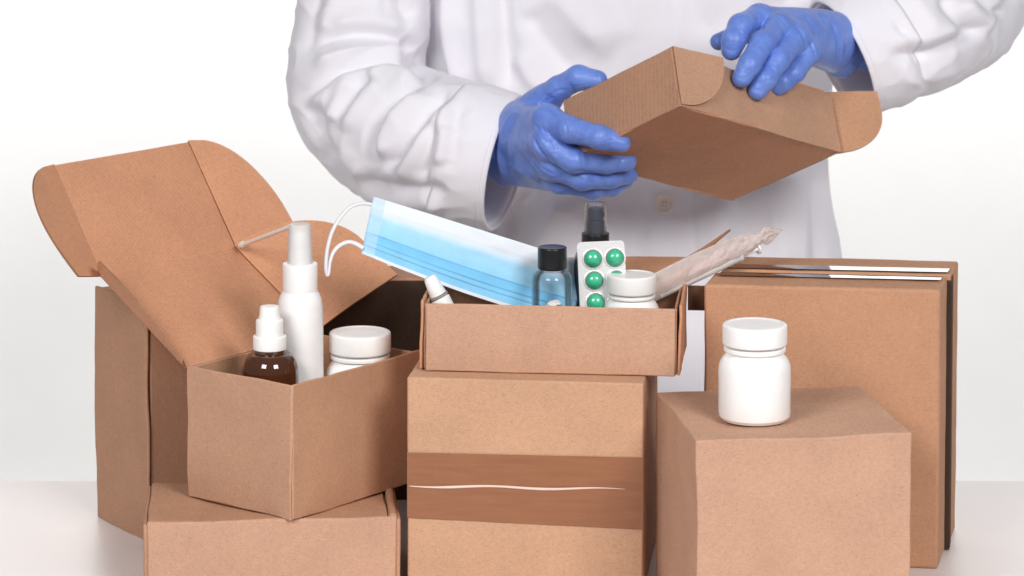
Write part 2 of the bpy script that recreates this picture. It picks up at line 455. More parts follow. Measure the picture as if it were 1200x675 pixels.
# ------------------------------------------------------------------ open box with the bottles
zC = .0705
Fc = onz(343, 610, zC); Lc = onz(220, 581.5, zC)
Ld = unit(Lc-Fc); wl = np.linalg.norm(Lc-Fc); Rd = np.array([Ld[1], -Ld[0], 0]); wr = .190; hC = .1265
tC = thing('open_box', 'open brown mailer box with raised lid holding brown and white bottles', 'box', Fc+Ld*wl/2+Rd*wr/2, BOXES)
TH = .0028
solid('bottom', Fc+Ld*.001+Rd*.001, Ld*(wl-.002), Rd*(wr-.002), Z*TH, M['kraft'], tC)
solid('left_wall', Fc+Ld*.0006, Ld*(wl-.0006), Rd*TH, Z*hC, M['kraft'], tC, warp=.0014, seed=8)
solid('right_wall', Fc+Rd*.0012, Rd*(wr-.0012), Ld*TH, Z*(hC+.0005), M['kraft_tan'], tC, warp=.0014, seed=9)
solid('side_wall', Fc+Ld*(wl-TH)+Rd*(TH+.0004), Rd*(wr-TH-.0004), Ld*TH, Z*(hC-.001), M['kraft_tan'], tC, seed=10)
solid('far_wall', Fc+Rd*(wr-TH)+Ld*(TH+.0004), Ld*(wl-2*TH-.0008), Rd*TH, Z*(hC-.002), M['kraft_tan'], tC, seed=11)
hinge = Lc + Z*(hC-.001)
ph = math.radians(33); l1 = Ld*math.cos(ph)+Z*math.sin(ph); n1 = -Ld*math.sin(ph)+Z*math.cos(ph)
lid = panel('lid', hinge, hinge+Rd*wr, l1, lambda s: wl, M['kraft_warm'], tC, nx=40, ny=30, warp=.0005)
cr = hinge+l1*wl
p2 = math.radians(57); l2 = Ld*math.cos(p2)+Z*math.sin(p2); n2 = -Ld*math.sin(p2)+Z*math.cos(p2)
hU = .1225
panel('lid_flap', cr-l2*.0006, cr+Rd*wr-l2*.0006, l2, lambda s: hU, M['kraft_warm'], lid, nx=40, ny=30, warp=.0006, seed=5)
# ears of the lid (right, left) and of its front flap (right, left)
panel('lid_ear', hinge+Rd*(wr-.0020)+l1*.003, hinge+Rd*(wr-.0020)+l1*(wl+.0012), Rd*.072+n1*.052, quarter(.105, .42), M['kraft_warm'], lid, curl=.6)
panel('lid_ear', hinge+Rd*.0006+l1*.002, hinge+Rd*.0006+l1*(wl+.002), n1*.05-Rd*.040, lambda s: .006+.034*math.sin(math.pi*min(1, s*.62+.05))**1.0 if s < .96 else .034*math.sin(math.pi*.645)*max(.2, 1-((s-.96)/.04)**2), M['kraft_warm'], lid, curl=0)
panel('flap_ear', cr+Rd*(wr-.0020)+l2*-.0008, cr+Rd*(wr-.0020)+l2*(hU+.0005), Rd*.055+n2*.02-l2*.004, quarter(.074, .05), M['kraft_warm'], lid, curl=.8)
panel('flap_ear', cr+Rd*.0008+l2*.0, cr+Rd*.0008+l2*hU, -Rd*.06+n2*.020, lambda s: .074*math.sqrt(max(.0015, 1-((s-.5)/.5)**2)) if s > .5 else .074*(.62+.38*math.sin(math.pi/2*s/.5)), M['kraft_warm'], lid, curl=.5)

# ------------------------------------------------------------------ dark carton behind
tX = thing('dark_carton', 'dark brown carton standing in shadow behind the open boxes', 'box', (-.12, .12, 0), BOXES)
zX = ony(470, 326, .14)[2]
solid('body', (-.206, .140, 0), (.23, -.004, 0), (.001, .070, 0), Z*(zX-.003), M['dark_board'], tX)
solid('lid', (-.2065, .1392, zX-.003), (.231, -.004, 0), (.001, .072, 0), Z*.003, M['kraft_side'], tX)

# ------------------------------------------------------------------ taped carton in the middle and tray on it
zD = .2
dl = onz(477, 442, zD); dr = onz(754, 449.5, zD)
ex = unit((dr-dl)*np.array([1, 1, 0])); wD = np.linalg.norm(dr-dl); ey = np.array([-ex[1], ex[0], 0]); dD = .19
d0 = dl.copy(); d0[2] = 0
tD = thing('taped_carton', 'closed brown carton with wide brown tape across its front beneath the mask tray', 'box', d0+ex*wD/2+ey*dD/2, BOXES)
solid('body', d0, ex*wD, ey*dD, Z*zD, M['kraft_light'], tD, warp=.0002, bev=.0016)
def onface(u, v, p0, n):
    d = ray(u, v); return CC + d*((p0-CC)@n)/(d@n)
def strip(name, uvs, mat, parent, p0, ex, ey, off, wrap):
    """a strip of tape on the front face (normal -ey) given by left top/bottom, right top/bottom rows"""
    (x0, t0, bt0), (x1, t1, bt1) = uvs
    za = onface(x0, t0, p0, ey)[2]; zb = onface(x0, bt0, p0, ey)[2]; zc = onface(x1, t1, p0, ey)[2]; zd = onface(x1, bt1, p0, ey)[2]
    nx = 40; V = []; F = []
    rows = 6
    tot = wD + wrap
    pts = []
    for i in range(nx+1):
        x = tot*i/nx
        q = min(x, wD)/wD
        zt = za+(zc-za)*q; zb_ = zb+(zd-zb)*q
        for j in range(rows+1):
            z = zb_+(zt-zb_)*j/rows
            wob = .0006*mnoise.noise(Vector((x*40, z*90, off*900)))
            if x <= wD: pts.append(p0*np.array([1, 1, 0])+ex*x-ey*(off+abs(wob))+Z*z)
            else: pts.append(p0*np.array([1, 1, 0])+ex*(wD+off*.6+abs(wob)*.3)+ey*(x-wD)+Z*z)
    for i in range(nx):
        for j in range(rows):
            a = i*(rows+1)+j; F.append((a, a+1, a+rows+2, a+rows+1))
    o = obj(name, pts, F, mat, parent)
    return o
strip('tape', ((478, 530, 571), (754, 536, 578)), M['tape'], tD, d0, ex, ey, .0007, .0)
strip('tape', ((478, 567, 606), (754, 572, 620)), M['tape'], tD, d0, ex, ey, .0011, .0)
# glint along the lower strip's top edge, painted as a pale bead
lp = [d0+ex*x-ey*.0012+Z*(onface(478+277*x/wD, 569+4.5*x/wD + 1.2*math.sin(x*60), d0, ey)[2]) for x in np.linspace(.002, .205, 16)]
tube('tape_glint', lp, [.0004, .0014, .0011, .0014, .0010, .0002], plastic('glint_tone', srgb(232, 206, 192), .25), tD, n=10, m=60)

tl = onz(497, 434.5, zD+.0006); tr = onz(790.5, 441.5, zD+.0006)
ex2 = unit((tr-tl)*np.array([1, 1, 0])); wT = np.linalg.norm(tr-tl); ey2 = np.array([-ex2[1], ex2[0], 0]); dT = .125
hT = ony(499, 357, tl[1])[2]-zD
tT = thing('tray_box', 'shallow open brown box holding the face mask, pill bottles and green tablets', 'box', tl+ex2*wT/2+ey2*dT/2, BOXES)
solid('bottom', tl+ex2*.003+ey2*.003, ex2*(wT-.002), ey2*(dT-.004), Z*.0025, M['kraft_tan'], tT)
solid('front_wall', tl+ex2*.001, ex2*(wT-.001), ey2*.003, Z*hT, M['kraft_pink'], tT, warp=.0006)
solid('inner_wall', tl+ex2*.006+ey2*.0055, ex2*(wT-.008), ey2*.0025, Z*(hT-.004), M['core_shade'], tT, warp=.0006)
for off, extra in ((-.0048, .004), (wT+.003, .0045)):
    solid('side_wall', tl+ex2*off+ey2*.0042, ex2*.0028, ey2*(dT-.004), Z*(hT+extra*.5), M['kraft_warm'], tT, warp=.0012, seed=off*50)
    solid('side_wall', tl+ex2*(off+(.0036 if off < 0 else -.0036))+ey2*.006, ex2*.0026, ey2*(dT-.008), Z*(hT-.001), M['kraft_tan'], tT, warp=.0008, seed=off*70)
solid('back_wall', tl+ex2*.001+ey2*(dT-.003), ex2*(wT-.001), ey2*.003, Z*hT, M['kraft_tan'], tT)
hb = tl+ey2*dT+Z*(hT-.001)
lv = ey2*.985+Z*.02
tlid = panel('lid', hb+ey2*.0008, hb+ex2*wT+ey2*.0008, lv, lambda s: .118, M['kraft_warm'], tT, warp=.0012)
tip = ony(857, 271, .085)
panel('lid_ear', hb+ex2*(wT+.0006)+lv*.01, hb+ex2*(wT+.0006)+lv*.118, tip-(hb+ex2*wT+lv*.112), lambda s: .006+.048*s**3.2, M['kraft_warm'], tlid)
panel('dust_flap', hb+ex2*(wT+.0066)-ey2*.004-Z*.0245, hb+ex2*(wT+.0066)-ey2*.004-Z*.0005, ex2, lambda s: .020, M['core_shade'], tT)  # dark tone paints the shade lying on this flap

# ------------------------------------------------------------------ cartons on the right
zR = .271
rb = onz(1099, 667, 0); rl = onz(825, 333.5, zR)
ex3 = unit((rb-rl)*np.array([1, 1, 0])); wR = np.linalg.norm((rb-rl)*np.array([1, 1, 0])); ey3 = unit(np.array([.0175, .0716, 0])); dR = .062
r0 = rl.copy(); r0[2] = 0
tR = thing('upright_carton', 'tall flat brown carton on edge at right, nearer of the taped pair', 'box', r0+ex3*wR/2+ey3*dR/2, BOXES)
solid('body', r0, ex3*wR, ey3*dR, Z*zR, M['kraft_amber'], tR, warp=.0005, bev=.0028)
s0 = r0+ey3*(dR+.012)+ex3*.004
tR2 = thing('upright_carton', 'tall flat brown carton on edge at right, farther of the taped pair', 'box', s0+ex3*wR/2+ey3*.035, BOXES)
solid('body', s0+ex3*.0, ex3*(wR-.0015), ey3*.072, Z*(zR+.0005), M['kraft_amber'], tR2, warp=.0005, bev=.002)
# clear tape over the facing top edges
def toptape(parent, p0, ex, ey, w, L, z):
    V = []; F = []; nx = 40; ny = 6
    for i in range(nx+1):
        for j in range(ny+1):
            x = L*i/nx; y = w*j/ny
            V.append(p0+ex*x+ey*y+Z*(z+.0012*(1-y/w)+.00012*mnoise.noise(Vector((x*25, y*60, 2)))))
    for i in range(nx):
        for j in range(ny):
            a = i*(ny+1)+j; F.append((a, a+1, a+ny+2, a+ny+1))
    o = obj('clear_tape', V, F, M['clear_tape'], parent)
    return o
toptape(tR, r0+ey3*(dR-.024)+ex3*.006, ex3, ey3, .0225, wR-.010, zR+.0009)
toptape(tR2, s0+ey3*.0012+ex3*.002, ex3, ey3, .025, wR-.007, zR+.0014)
solid('gap_shade', s0+ex3*(wR-.0006)+ey3*.0015+Z*.002, ex3*.0003, ey3*.012, Z*(zR-.004), M['core_shade'], tR2, warp=0, bev=.0001)  # dark strip beside the gap, shade put into its colour
for n_ in ('gap_shade',):
    solid(n_, r0+ex3*(wR-.0060)+ey3*(dR+.0020)+Z*.001, ex3*.0105, ey3*.009, Z*(zR-.006), M['dark_board'], tR, warp=.0004, bev=.0005)  # dark plate stands in for the deep shade between the two cartons

zF = .185
fo = ony(817, 560, -.345)*np.array([1, 1, 0]); al = math.radians(8.4)
ex4 = np.array([math.cos(al), math.sin(al), 0]); ey4 = np.array([-math.sin(al), math.cos(al), 0])
# width so that the right edge falls on column 1067
lo, hi = .1, .3
for _ in range(40):
    mdl = (lo+hi)/2
    if proj(fo+ex4*mdl+Z*.1)[0] < 1067: lo = mdl
    else: hi = mdl
wF = lo
lo, hi = .05, .4
for _ in range(40):
    mdl = (lo+hi)/2
    if proj(fo+ey4*mdl+Z*.1)[0] > 769: lo = mdl
    else: hi = mdl
dF = min(lo, .19)
tF = thing('front_carton', 'closed brown carton at lower right in front with a white jar on it', 'box', fo+ex4*wF/2+ey4*dF/2, BOXES)
solid('body', fo, ex4*wF, ey4*dF, Z*zF, M['kraft_pink'], tF, warp=.0014, bev=.0012)
print('front carton', wF, dF, fo, fo+ey4*dF, fo+ex4*wF+ey4*dF)

# ------------------------------------------------------------------ jars and bottles
JAR = 'white screw-cap pill jars'
def jar(loc, label, r=.0335, top=.085, cap_h=.0195):
    t = thing('pill_jar', label, 'jar', loc, JAR)
    loc = np.asarray(loc, float); H = top-cap_h-.0012; k = r/.0335
    sh = H-.0215*k
    body = [(r-.0075*k, 0), (r-.003*k, .001), (r-.0005*k, .004), (r, .008), (r, sh), (r-.0005*k, sh+.004*k), (r-.0017*k, sh+.0075*k), (r-.0040*k, sh+.0112*k), (r-.0068*k, sh+.0140*k), (r-.0084*k, sh+.0160*k), (r-.0090*k, H)]
    lathe('body', body, loc, M['white_gloss'], t, n=96)
    rc = r*.895
    lathe('neck_ring', rnd(rc-.0012*k, H-.0048*k, H-.0006, .0010), loc, M['white'], t, n=96)
    c0 = top-cap_h
    p = rnd(rc, c0, top, .0022*k)[:-1] + [(rc-.0026*k, top), (rc-.0048*k, top), (rc-.0054*k, top-.0005), (.001, top-.0006)]
    lathe('cap', p, loc, M['white'], t, n=96)
    return t
def jar_at(u, y, base): 
    p = ony(u, 400, y); return np.array([p[0], y, base])
for u, vtop, y, base, r, ch, lab in ((422, 388.5, -.052, zC+TH+.0005, .0335, .0200, 'white plastic pill jar with wide cap in the left open box'),
        (740, 321, -.088, zD+.0035, .0265, .0178, 'small white plastic pill jar beside the green tablets in the mask tray'),
        (884.5, 379, -.27, zF+.0012, .0325, .0190, 'white plastic pill jar standing on the closed front carton at right')):
    jar(jar_at(u, y, base), lab, r, ony(u, vtop, y)[2]-base, ch)

# amber dropper bottle
def amber_bottle():
    y = -.122; p = jar_at(316, y, zC+TH+.0008)
    t = thing('dropper_bottle', 'dark amber bottle with white stepped cap in the left open box', 'bottle', p)
    zs = lambda v: ony(316, v, y)[2]-p[2]
    r = 34.5*mpx(y)
    zsh = zs(437); zn = zs(413)
    body = [(.02, 0), (r-.002, .001), (r, .004), (r, zsh)]
    for i in range(1, 13):
        a = math.pi/2*i/12
        body.append((r-(r-.0165)*(1-math.cos(a)), zsh+(zn-zsh)*math.sin(a)))
    body += [(.0150, zn+.0005), (.0150, zn+.004)]
    lathe('body', body, p, M['amber'], t, n=96)
    k = mpx(y)
    c1, c2, c3, c4 = zs(409), zs(393), zs(375), zs(358.5)
    lathe('cap', rnd(19.8*k, c1, c2, .001) , p, M['white'], t, n=72)
    lathe('dropper_top', rnd(16.3*k, c2-.001, c3+.001, .002)+[(12.6*k, c3+.003), (12.0*k, c3+.005)]+rnd(11.4*k, c3+.006, c4, .0015)[5:], p, M['white'], t, n=64)
    lathe('neck_ring', rnd(17.5*k, c1-.0025, c1-.0003, .0008), p, M['white'], t, n=64)
amber_bottle()
def white_spray():
    y = -.075; p = jar_at(352, y, zC+TH+.0008)
    t = thing('spray_bottle', 'tall white spray bottle with clear cap in the left open box', 'bottle', p)
    zs = lambda v: ony(355, v, y)[2]-p[2]; k = mpx(y)
    r = 27.3*k
    b = [(r-.003, 0), (r, .003), (r, zs(372)), (r-.0006, zs(357)), (r*.93, zs(350)), (r*.84, zs(344)), (20*k, zs(340))]
    lathe('body', b, p, M['white_gloss'], t, n=80)
    lathe('collar', rnd(20.6*k, zs(341), zs(308), .0012), p, M['white'], t, n=96)
    lathe('pump', rnd(12.2*k, zs(308.5), zs(290), .0008)+rnd(11*k, zs(290), zs(275), .001)+[(9.5*k, zs(274)), (8.8*k, zs(272)), (8.3*k, zs(271.5))], p, M['white'], t, n=48)
    pc = p+Z*zs(280)
    lathe('nozzle', rnd(5.5*k, .004, 11.0*k, .0004), pc, M['white'], t, n=32, axis=(.6, -.8, 0))
    cap = [(15.2*k, zs(308)), (14.9*k, zs(300)), (14.2*k, zs(285)), (13.2*k, zs(266)), (12.4*k, zs(263)), (10.8*k, zs(262)), (.0008, zs(262))]
    lathe('overcap', cap, p, M['frosted'], t, n=64, cap=False)
    return p, zs
sp, spz = white_spray()
# cotton swab leaning from lid crease to spray cap
def swab():
    a = cr+Rd*(wr-.0)+n2*.004
    a = ony(281, 288, a[1]-.006); b = ony(343, 264.5, -.046)
    t = thing('cotton_swab', 'long white cotton swab leaning between raised lid and spray bottle', 'swab', a)
    d = unit(b-a)
    tube('stick', [a+d*.008, (a+b)/2, b], .0023, M['white'], t, n=10, m=30)
    tube('cotton_tip', [a-d*.002, a+d*.004, a+d*.012, a+d*.018], [.0012, .0035, .0038, .0022], M['cotton'], t, n=14, m=30)
swab()

# ---- contents of the tray
zt0 = zD+.0036
def clear_bottle():
    y = -.092; p = jar_at(647, y, zt0)
    t = thing('clear_bottle', 'small clear bottle with black screw cap and white tablets inside', 'bottle', p)
    zs = lambda v: ony(647, v, y)[2]-p[2]; k = mpx(y)
    r = 24.3*k
    o = [(r-.003, 0), (r, .003), (r, zs(332)), (r*.985, zs(326)), (r*.93, zs(321.5)), (r*.80, zs(318)), (15.5*k, zs(316))]
    lathe('body', o, p, M['clear'], t, n=80, cap=False)
    lathe('inner_surface', [(.0005, .0022), (r-.0035, .0025)]+[(q[0]-.0014, q[1]-.0006) for q in o[1:]], p, M['clear'], t, n=80, cap=False)
    c0, c1 = zs(315), zs(289)
    n = 96; prof = rnd(17.3*k, c0, c1, .0014)
    c = lathe('cap', prof, p, M['black'], t, n=144)
    me = c.data
    for vx in me.vertices:      # fine grip ribs
        a = math.atan2(vx.co.y, vx.co.x); rr = math.hypot(vx.co.x, vx.co.y)
        if rr > 16.5*k and c0+.003 < vx.co.z < c1-.003:
            f = 1+.012*math.cos(a*48); vx.co.x *= f; vx.co.y *= f
    lathe('neck', rnd(14.5*k, zs(317.5), zs(314), .0005), p, M['clear_cap'], t, n=48)
    # tablets heaped inside
    rng = random.Random(3)
    top = zs(353)
    for i in range(9):
        a = rng.uniform(0, 6.28); rr = rng.uniform(0, .010)
        z = top-.010+rng.uniform(0, .006) if i < 5 else top-.022
        c_ = p+np.array([math.cos(a)*rr, math.sin(a)*rr, z])
        ax = (rng.uniform(-.8, .8), rng.uniform(-.8, .8), 1)
        pl = lathe('tablet', [(.0006, 0), (.003, .0005), (.0046, .0016), (.0046, .0036), (.003, .0047), (.0006, .0052)], c_, M['pill'], t, n=28, axis=ax)
clear_bottle()
def blue_spray():
    y = -.048; p = jar_at(697.5, y, zt0)
    t = thing('spray_bottle', 'navy blue spray bottle with clear cap standing behind the green tablets', 'bottle', p)
    zs = lambda v: ony(698, v, y)[2]-p[2]; k = mpx(y)
    r = 26.5*k
    lathe('body', [(r-.003, 0), (r, .003), (r, zs(312)), (r*.97, zs(304)), (r*.86, zs(297)), (17*k, zs(291)), (15*k, zs(284))], p, M['navy'], t, n=72)
    lathe('collar', rnd(16.6*k, zs(288), zs(273), .0008), p, M['black'], t, n=96)
    lathe('pump', rnd(10.5*k, zs(273), zs(258), .0006)+rnd(9.3*k, zs(258), zs(243), .001), p, M['pump'], t, n=40)
    lathe('nozzle', rnd(3.5*k, .003, 11.0*k, .0003), p+Z*zs(250), M['pump'], t, n=24, axis=(.75, -.6, 0))
    cap = [(13.6*k, zs(273)), (13.6*k, zs(262)), (12.9*k, zs(240)), (12.3*k, zs(238.2)), (11*k, zs(237.6)), (.0008, zs(237.6))]
    lathe('overcap', cap, p, M['clear_cap'], t, n=64, cap=False)
blue_spray()
def blister():
    y0 = -.0805
    A = ony(676, 284, -.0745); B = ony(731.5, 281.5, -.0745); Cc = ony(681.5, 366, -.0855)
    exb = unit(B-A); w = np.linalg.norm(B-A); dn = Cc-A; dn = dn-exb*(dn@exb); dn = unit(dn); nb = np.cross(exb, dn); nb = nb*(1 if nb[1] < 0 else -1)
    L = .0755
    t = thing('blister_pack', 'silver blister pack of round green tablets leaning in the mask tray', 'blister pack', A+dn*L)
    # rounded card
    r = .004; pts = []
    for cx, cy, a0 in ((w-r, r, -90), (w-r, L-r, 0), (r, L-r, 90), (r, r, 180)):
        for i in range(9):
            a = math.radians(a0+i*11.25); pts.append((cx+r*math.cos(a), cy+r*math.sin(a)))
    V = [A+exb*x+dn*yy for x, yy in pts]+[A+exb*x+dn*yy-nb*.0007 for x, yy in pts]
    n = len(pts); F = [tuple(range(n)), tuple(range(2*n-1, n-1, -1))]+[(i, (i+1) % n, n+(i+1) % n, n+i) for i in range(n)]
    obj('card', V, F, M['foil'], t, smooth=False)
    k = mpx(-.08)
    for row in range(4):
        for cc, ux in enumerate((.335, .80)):
            ctr = A+exb*(w*ux-.0006)+dn*(.0165+row*.0208)+exb*(.0004*row)
            if row == 3 and False: continue
            lathe('pocket_ring', [(.0106, -.0001), (.0104, .0007), (.0096, .0011), (.0090, .0011), (.0086, .0004)], ctr, M['foil'], t, n=40, axis=nb, cap=False)
            R = 9.9*k
            pr = [(R*math.cos(a), .0006+R*.62*math.sin(a)) for a in np.linspace(0, math.pi/2-.01, 14)]
            lathe('tablet', pr, ctr, M['green'], t, n=44, axis=nb)
            R2 = R*1.09
            pr = [(R2*math.cos(a), .0005+R2*.72*math.sin(a)) for a in np.linspace(0, math.pi/2-.01, 14)]
            lathe('blister_dome', pr, ctr, M['clear'], t, n=44, axis=nb, cap=False)
blister()
def white_tube():
    y = -.108
    a = ony(524, 366, y); b = ony(503, 324, y)
    t = thing('dropper_tube', 'small white dropper tube tilted at the left end of the mask tray', 'tube', a)
    d = unit(b-a); L = np.linalg.norm(b-a); k = mpx(y)
    lathe('body', rnd(11.5*k, -.012, L*.40, .0012)+[(9.5*k, L*.42), (9.2*k, L*.47)], a, M['white'], t, n=40, axis=d)
    lathe('ring', rnd(11.2*k, L*.425, L*.485, .0006), a, plastic('grey_ring', srgb(150, 146, 142), .3), t, n=40, axis=d)
    lathe('cap', [(10.2*k, L*.50), (9.9*k, L*.55), (8.3*k, L*.88), (7.2*k, L*.965), (5.6*k, L), (.0006, L*1.005)], a, M['white'], t, n=40, axis=d)
white_tube()
def face_mask():
    ya, yb = -.030, -.030
    TL = ony(437.5, 231, -.044); BL = ony(423.5, 297, -.060); TR0 = ony(632, 291, -.050)
    exm = unit(TR0-TL); L = .215
    dn = BL-TL; dn = dn-exm*(dn@exm); hgt = np.linalg.norm(BL-TL); 
    # lower left corner as seen; the right end slides into the tray
    skew = (BL-TL)
    nrm = unit(np.cross(exm, skew)); nrm = nrm*(1 if nrm[1] < 0 else -1)
    t = thing('face_mask', 'light blue pleated surgical face mask lying slanted across the tray', 'mask', (TL+BL)/2)
    nx, ny = 90, 120; V = []; UV = []
    def pleat(v):
        z = 0
        for c in (.16, .24, .38): z += .0011*max(0, min(1, (v-c)/.018+.5))-.0011*max(0, min(1, (v-c)/.16))
        return z
    for i in range(nx+1):
        s = i/nx
        for j in range(ny+1):
            v = j/ny
            bend = .006*math.sin(math.pi*s)+.0035*math.sin(s*5.1+v*1.3)
            prow = pleat(v)*min(1, s*14+.2)
            P = TL+exm*L*s+skew*(1-v)*(1+.10*s)+nrm*(bend+prow*1.25+.0012*mnoise.noise(Vector((s*9, v*7, .3))))
            P = P+Z*(-.0055*math.sin(math.pi*s)*(1-v))
            V.append(P); UV.append((s, v))
    F = []
    for i in range(nx):
        for j in range(ny):
            a = i*(ny+1)+j; F.append((a, a+1, a+ny+2, a+ny+1))
    o = obj('panel', V, F, M['mask'], t, uv=UV); m = o.modifiers.new('thickness', 'SOLIDIFY'); m.thickness = .0007
    yl = -.028
    lp = [(439, 240, -.046), (424, 238.5, -.050), (410, 243, -.056), (398, 256, -.060), (389, 272, -.063), (384, 290, -.064), (382, 308, -.064), (382.5, 320, -.063),
          (384.5, 321, -.062), (386.5, 306, -.061), (391, 295, -.059), (399, 287, -.057), (409, 283.5, -.056), (418, 286, -.058), (426, 291, -.060)]
    tube('ear_loop', [ony(*q) for q in lp], .00235, M['elastic'], t, n=12, m=160, flat=.75)
    re_ = TL+exm*L
    lp2 = [re_+skew*.08, re_+exm*.02+skew*.1-nrm*-.004, re_+exm*.034+skew*.45, re_+exm*.02+skew*.85, re_+skew*.95]
    tube('ear_loop', lp2, .0023, M['elastic'], t, n=10, m=50, flat=.75)
face_mask()
def syringe():
    a = ony(760, 344, -.074); b = ony(917, 270.5, -.004)
    t = thing('syringe_pack', 'clear crinkled wrapper with a syringe sticking out of the mask tray', 'syringe', a)
    d = unit(b-a); L = np.linalg.norm(b-a); up = np.array([0, -.25, 1.0]); up = unit(up-d*(up@d)); fw = np.cross(d, up); fw = fw*(1 if fw[1] < 0 else -1)
    # wrapper: a flattened crumpled pouch
    nu, nv = 140, 48; V = []; F = []
    up2 = np.interp
    for i in range(nu+1):
        s = i/nu
        hw = np.interp(s, [0, .05, .3, .6, .76, .815, .845, .880, .905, 1.0], [.0124, .0150, .0156, .0142, .0112, .0082, .0064, .0102, .0094, .0004])
        bul = np.interp(s, [0, .08, .76, .845, .89, 1], [.0014, .0046, .0042, .0026, .0010, .0004])
        off = np.interp(s, [0, .5, .8, 1], [.0030, .0046, .0042, .0010])
        for j in range(nv):
            q = 2*math.pi*j/nv; cq, sq = math.cos(q), math.sin(q)
            # tapered lens section with a flat seal at the upper edge
            lens = bul*sq*(1-.55*max(0, cq)**2)
            cr_ = (.0007*mnoise.noise(Vector((s*16, cq*2.2, sq*1.2+3)))+.0009*abs(mnoise.noise(Vector((s*30, cq*4, sq*2)))))*(.35+1.1*s)*(1 if s < .93 else .35)
            fold = .0009*math.sin(s*120+cq*3)*max(0, s-.70)*4*abs(sq)*(1 if s < .9 else .4)
            V.append(a-d*.006+d*(L+.006)*s+up*(cq*hw+off+cr_*.5)+fw*(lens+(cr_+fold)*np.sign(sq)))
    for i in range(nu):
        for j in range(nv): F.append((i*nv+j, i*nv+(j+1) % nv, (i+1)*nv+(j+1) % nv, (i+1)*nv+j))
    wv = obj('wrapper', V, F, M['wrapper'], t)
    c = a-up*.0065
    lathe('barrel', [(.0042, .010), (.0045, .012), (.0045, L*.66), (.0052, L*.665), (.0052, L*.68), (.003, L*.69)], c, M['frosted'], t, n=32, axis=d)
    lathe('plunger', rnd(.0041, .014, .026, .0006), c, M['black'], t, n=32, axis=d)
    lathe('plunger_rod', rnd(.0022, .027, L*.80, .0003), c, M['white'], t, n=20, axis=d)
    lathe('thumb_rest', rnd(.006, L*.80, L*.81, .0004), c, M['white'], t, n=28, axis=d)
syringe()
# ------------------------------------------------------------------ held box
HV = np.array([0.1725, 0.12, 0.4155]); E1 = np.array([.1828, .1628, -.0736]); E2 = np.array([-.1112, .0932, -.0701]); E3 = np.array([-.0074, .0343, .0574])
L1, L2, L3 = [np.linalg.norm(e) for e in (E1, E2, E3)]; a1, a2, a3 = unit(E1), unit(E2), unit(E3)
tH = thing('held_box', 'brown mailer box tilted in the air between two blue gloved hands', 'box', HV, BOXES)
solid('bottom', HV+a1*.001+a2*.001, E1-a1*.002, E2-a2*.002, a3*.003, M['kraft_warm'], tH, warp=.0012, seed=21)
solid('end_wall', HV+a1*.0004, a1*.003, E2, E3, M['kraft_flute'], tH, warp=.0010, seed=22)
solid('end_wall', HV+E1-a1*.003, a1*.003, E2, E3, M['kraft_flute'], tH, warp=.0010, seed=23)
solid('back_wall', HV+E2-a2*.003+a1*.004, E1-a1*.008, a2*.003, E3*.985, M['kraft_warm'], tH, seed=24)
# front wall: pressed in by the fingers, slightly buckled
def front_wall():
    nx, ny = 60, 24; V = []; F = []
    for i in range(nx+1):
        for j in range(ny+1):
            s, t_ = i/nx, j/ny
            buck = .006*math.exp(-((s-.42)/.13)**2)*t_**1.2 - .004*math.exp(-((s-.62)/.1)**2)*t_
            sag = .0030*math.sin(math.pi*s*2.0)*(1-t_)*.6
            V.append(HV+E1*(.004+.992*s)+E3*(t_*.97)+a2*(buck+.0006)+a3*sag*.5+a2*.0007*mnoise.noise(Vector((s*12, t_*5, 1))))
    n = len(V); V = np.concatenate([np.array(V), np.array(V)+a2*.0026])
    q = lambda i, j: i*(ny+1)+j
    for i in range(nx):
        for j in range(ny):
            f = (q(i, j), q(i+1, j), q(i+1, j+1), q(i, j+1)); F.append(f); F.append(tuple(x+n for x in f))
    for i in range(nx):
        for j in (0, ny): F.append((q(i, j), q(i+1, j), q(i+1, j)+n, q(i, j)+n))
    for j in range(ny):
        for i in (0, nx): F.append((q(i, j), q(i, j+1), q(i, j+1)+n, q(i, j)+n))
    obj('front_wall', V, F, M['kraft'], tH, sharp=40)
front_wall()
# dust flap folded over the front wall at the near corner, and the free one at the other end
panel('dust_flap', HV+a1*.0008-a2*.0012+E3*.99, HV+a1*.0008-a2*.0012+E3*.02, a1-a2*.10, lambda s: .070*math.sqrt(max(.0004, 1-s**2.0)), M['kraft'], tH, warp=.0006)
panel('dust_flap', HV+E1+E3*1.10+a1*.001+a2*.010, HV+E1+E3*.02+a1*.001+a2*.006, a1*.78-a2*.62, lambda s: .060*math.sqrt(max(.0008, 1-max(0, (s-.25)/.75)**2.4)), M['kraft_amber'], tH, warp=.0008, curl=-1.5)
lid_h = panel('lid', HV+E2+E3*.96+a1*.004, HV+E1+E2+E3*.96-a1*.004, -a2*.985+a3*.002, lambda s: L2*.93, M['kraft_warm'], tH, warp=.001)
panel('tuck_flap', HV+E1*.45+E3*1.0+a2*.010, HV+E1*1.0+E3*1.0+a2*.010, a3, lambda s: .0085, M['kraft_warm'], tH, warp=.0005)

